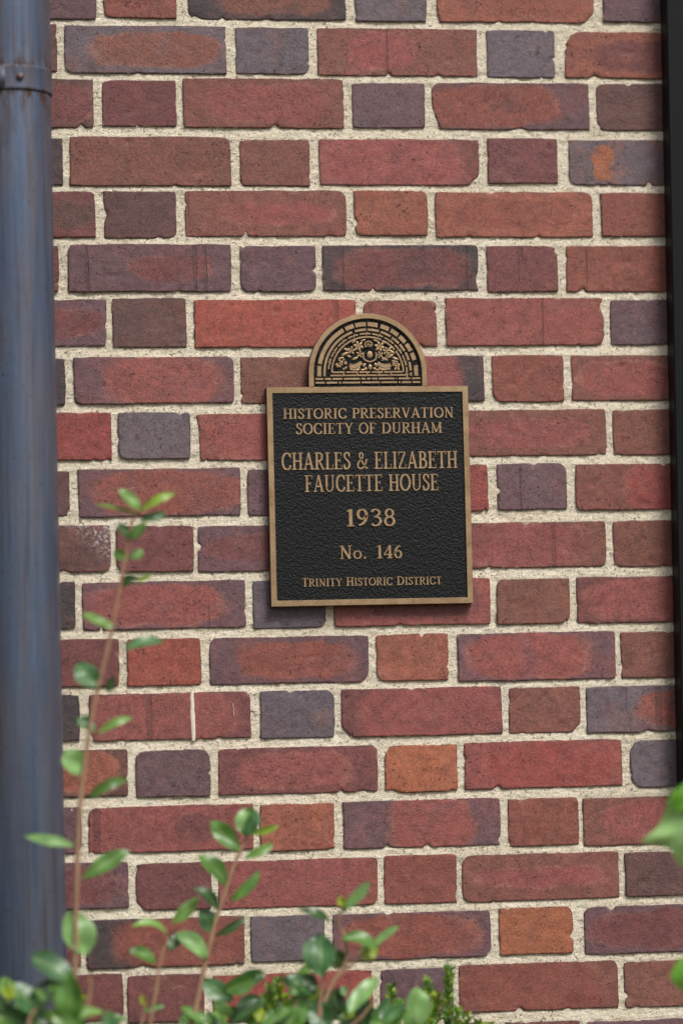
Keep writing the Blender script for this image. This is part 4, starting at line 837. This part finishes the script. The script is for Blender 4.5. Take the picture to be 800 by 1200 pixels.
# bushy shoot right of centre
D4 = .28; b = at(370, 1500, D4)
p4 = thing('bushy_shoot', 'dense dark leaved shrub top with reddish stems under the plaque', 'shrub', (b[0], b[1], 0))
shoot(p4, [(365, 1235), (378, 1180), (392, 1148), (406, 1125), (404, 1100), (396, 1080), (402, 1062)], D4, .004, .0016)
shoot(p4, [(392, 1148), (412, 1130), (430, 1112), (440, 1106)], D4, .0022, .0012, False); shoot(p4, [(372, 1200), (376, 1165), (380, 1142)], D4, .0026, .0014, False)
shoot(p4, [(360, 1230), (345, 1195), (348, 1170)], D4, .0022, .0012, False); shoot(p4, [(372, 1230), (420, 1195), (440, 1170)], D4+.01, .0022, .0012, False)
for a in ((402, 1066, 434, 1033, 12, 'p', 15, .1), (404, 1064, 398, 1050, 9, 'Y', 0, 0), (402, 1069, 405, 1060, 9, 'd', 0, 0), (388, 1082, 349, 1066, 11, 'd', 15, .5), (378, 1145, 374, 1094, 34, 't', -12, .1), (400, 1100, 442, 1112, 17, 'g', 15, .3), (436, 1112, 468, 1085, 9, 'p', 25, .1),
          (398, 1135, 396, 1112, 12, 'd', 10, 0), (442, 1118, 424, 1124, 9, 'Y', 10, 0), (425, 1128, 442, 1110, 9, 'y', 10, 0), (370, 1165, 336, 1142, 18, 't', 10, .1), (442, 1146, 408, 1188, 19, 'p', 8, .1), (352, 1142, 372, 1160, 14, 'd', 10, .1), (350, 1205, 344, 1165, 22, 'g', 10, .2),
          (384, 1210, 372, 1172, 26, 't', -10, .1), (370, 1150, 366, 1172, 12, 'Y', 10, 0), (398, 1190, 388, 1158, 18, 'd', 20, .1), (420, 1212, 432, 1170, 18, 'd', 20, .1), (404, 1168, 402, 1155, 9, 'p', 0, 0), (488, 1205, 488, 1156, 27, 'p', 12, .1), (330, 1214, 352, 1180, 18, 'g', 10, .1),
          (460, 1210, 424, 1190, 16, 'g', -12, .1), (390, 1225, 424, 1192, 18, 'd', 20, 0), (345, 1180, 322, 1196, 12, 'g', 10, 0), (448, 1198, 474, 1178, 12, 't', 20, 0), (362, 1198, 392, 1186, 14, 'd', 10, .2), (305, 1215, 330, 1190, 14, 'g', 10, 0), (412, 1170, 436, 1160, 12, 'd', 20, 0), (338, 1166, 352, 1150, 12, 'g', 10, 0)):
    leaf(p4, a[0], a[1], a[2], a[3], a[4], D4+random.uniform(-.012, .014), a[5], a[6], a[7], dd=random.uniform(-.01, .02))
lower_leaves(p4, 390, 1240, D4, 18, 50)
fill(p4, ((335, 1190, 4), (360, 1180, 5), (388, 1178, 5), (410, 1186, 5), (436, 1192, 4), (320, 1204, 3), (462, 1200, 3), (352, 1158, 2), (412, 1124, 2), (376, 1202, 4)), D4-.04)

# box bush close to the wall: bright small leaved tips
D5 = .15; b = at(430, 1500, D5)
p5 = thing('box_bush', 'small leaved bright green bush tips close to the wall', 'bush', (b[0], b[1], 0))
V, Fc, lcA, luvA, n0 = [], [], [], [], 0
tips = [(459, 1158, 60), (452, 1180, 40), (500, 1152, 62), (488, 1170, 40), (526, 1136, 70), (512, 1168, 50), (535, 1186, 30), (545, 1192, 26), (478, 1188, 30), (432, 1184, 34), (318, 1158, 60), (310, 1170, 45), (332, 1170, 50), (343, 1184, 40), (300, 1186, 34), (560, 1200, 20), (575, 1204, 16), (505, 1186, 40), (466, 1176, 40), (326, 1150, 46)]
for (tx, ty, ln) in tips:
    bx, by = tx+random.uniform(-14, 10), ty+ln+60; dep = D5+random.uniform(-.03, .03)
    mb = MB(); mb.tube([at(bx, by+60, dep), at(bx, by, dep), at(tx, ty+4, dep)], [.0016, .0013, .0007], 6); mb.build('twig', M_STEM, p5, smooth=True)
    n_ = int((ln+60)/4.0)
    for k in range(n_):
        u = k/n_; x, y = tx+(bx-tx)*u, ty+(by-ty)*u
        for s in (-1, 1, -1, 1):
            a = math.radians(-90+s*random.uniform(12, 62)); L = random.uniform(7, 11)
            v, f, A = leaf_geo(at(x, y, dep), at(x+L*math.cos(a), y+L*math.sin(a), dep+random.uniform(-.010, .010)), random.uniform(3.4, 5)*K, random.uniform(-50, 50), .1, LC[random.choice('yllYlg' if u < .45 else 'glld')], nt=5, ns=3, tilt=False)
            V += list(v); Fc += [tuple(i+n0 for i in q) for q in f]; n0 += len(v); lcA.append(A['lc'][1]); luvA += A['luv'][1]
o = obj('foliage', V, Fc, M_LEAF, p5, {'lc': ('FLOAT_VECTOR', np.concatenate(lcA)), 'luv': ('FLOAT_VECTOR', luvA)}); o['kind'] = 'stuff'
shoot(p5, [(430, 1330), (440, 1300)], D5, .005, .003)

# lobed leaves reaching in at the right edge, close to the camera
D6 = .50; b = at(930, 1500, D6)
p6 = thing('lobed_leaf_vine', 'pale lobed leaf reaching in at the right edge, out of focus', 'plant', (b[0], b[1], 0))
shoot(p6, [(905, 1320), (870, 1180), (850, 1060), (835, 985)], D6, .0045, .0020)
def lobed(pxs, d, col, bulge):
    """a leaf outlined by lobes around its stalk end, cupped"""
    c_ = np.mean(pxs, 0); P = catmull(pxs, True, 5); n = len(P); v, uv = [], []; R_ = 5
    for j in range(R_+1):
        s = j/R_
        for x, y in P:
            qx, qy = c_[0]+(x-c_[0])*s, c_[1]+(y-c_[1])*s; v.append(at(qx, qy, d+bulge*(1-s*s)+.006*math.sin(qx*.12+qy*.07))); uv.append((s, .5, 0))
    f = [(j*n+k, j*n+(k+1) % n, (j+1)*n+(k+1) % n, (j+1)*n+k) for j in range(R_) for k in range(n)]
    o = obj('leaf', v, f, M_LEAF, p6, {'lc': ('FLOAT_VECTOR', np.ones((len(v), 1))*np.array(lin(col))), 'luv': ('FLOAT_VECTOR', uv)}); return o
lobed([(786, 930), (812, 922), (845, 935), (858, 968), (840, 1000), (815, 1022), (795, 1012), (782, 994), (752, 986), (772, 966)], D6, (150, 190, 122), .010)
lobed([(785, 1144), (800, 1120), (826, 1112), (848, 1135), (838, 1165), (812, 1172), (797, 1160)], D6-.02, (112, 172, 60), .008)
lobed([(784, 938), (792, 924), (812, 914), (834, 924), (824, 946), (800, 952)], D6+.015, (112, 172, 60), .004)
shoot(p6, [(870, 1180), (845, 1150), (815, 1142)], D6-.02, .002, .0012, False)
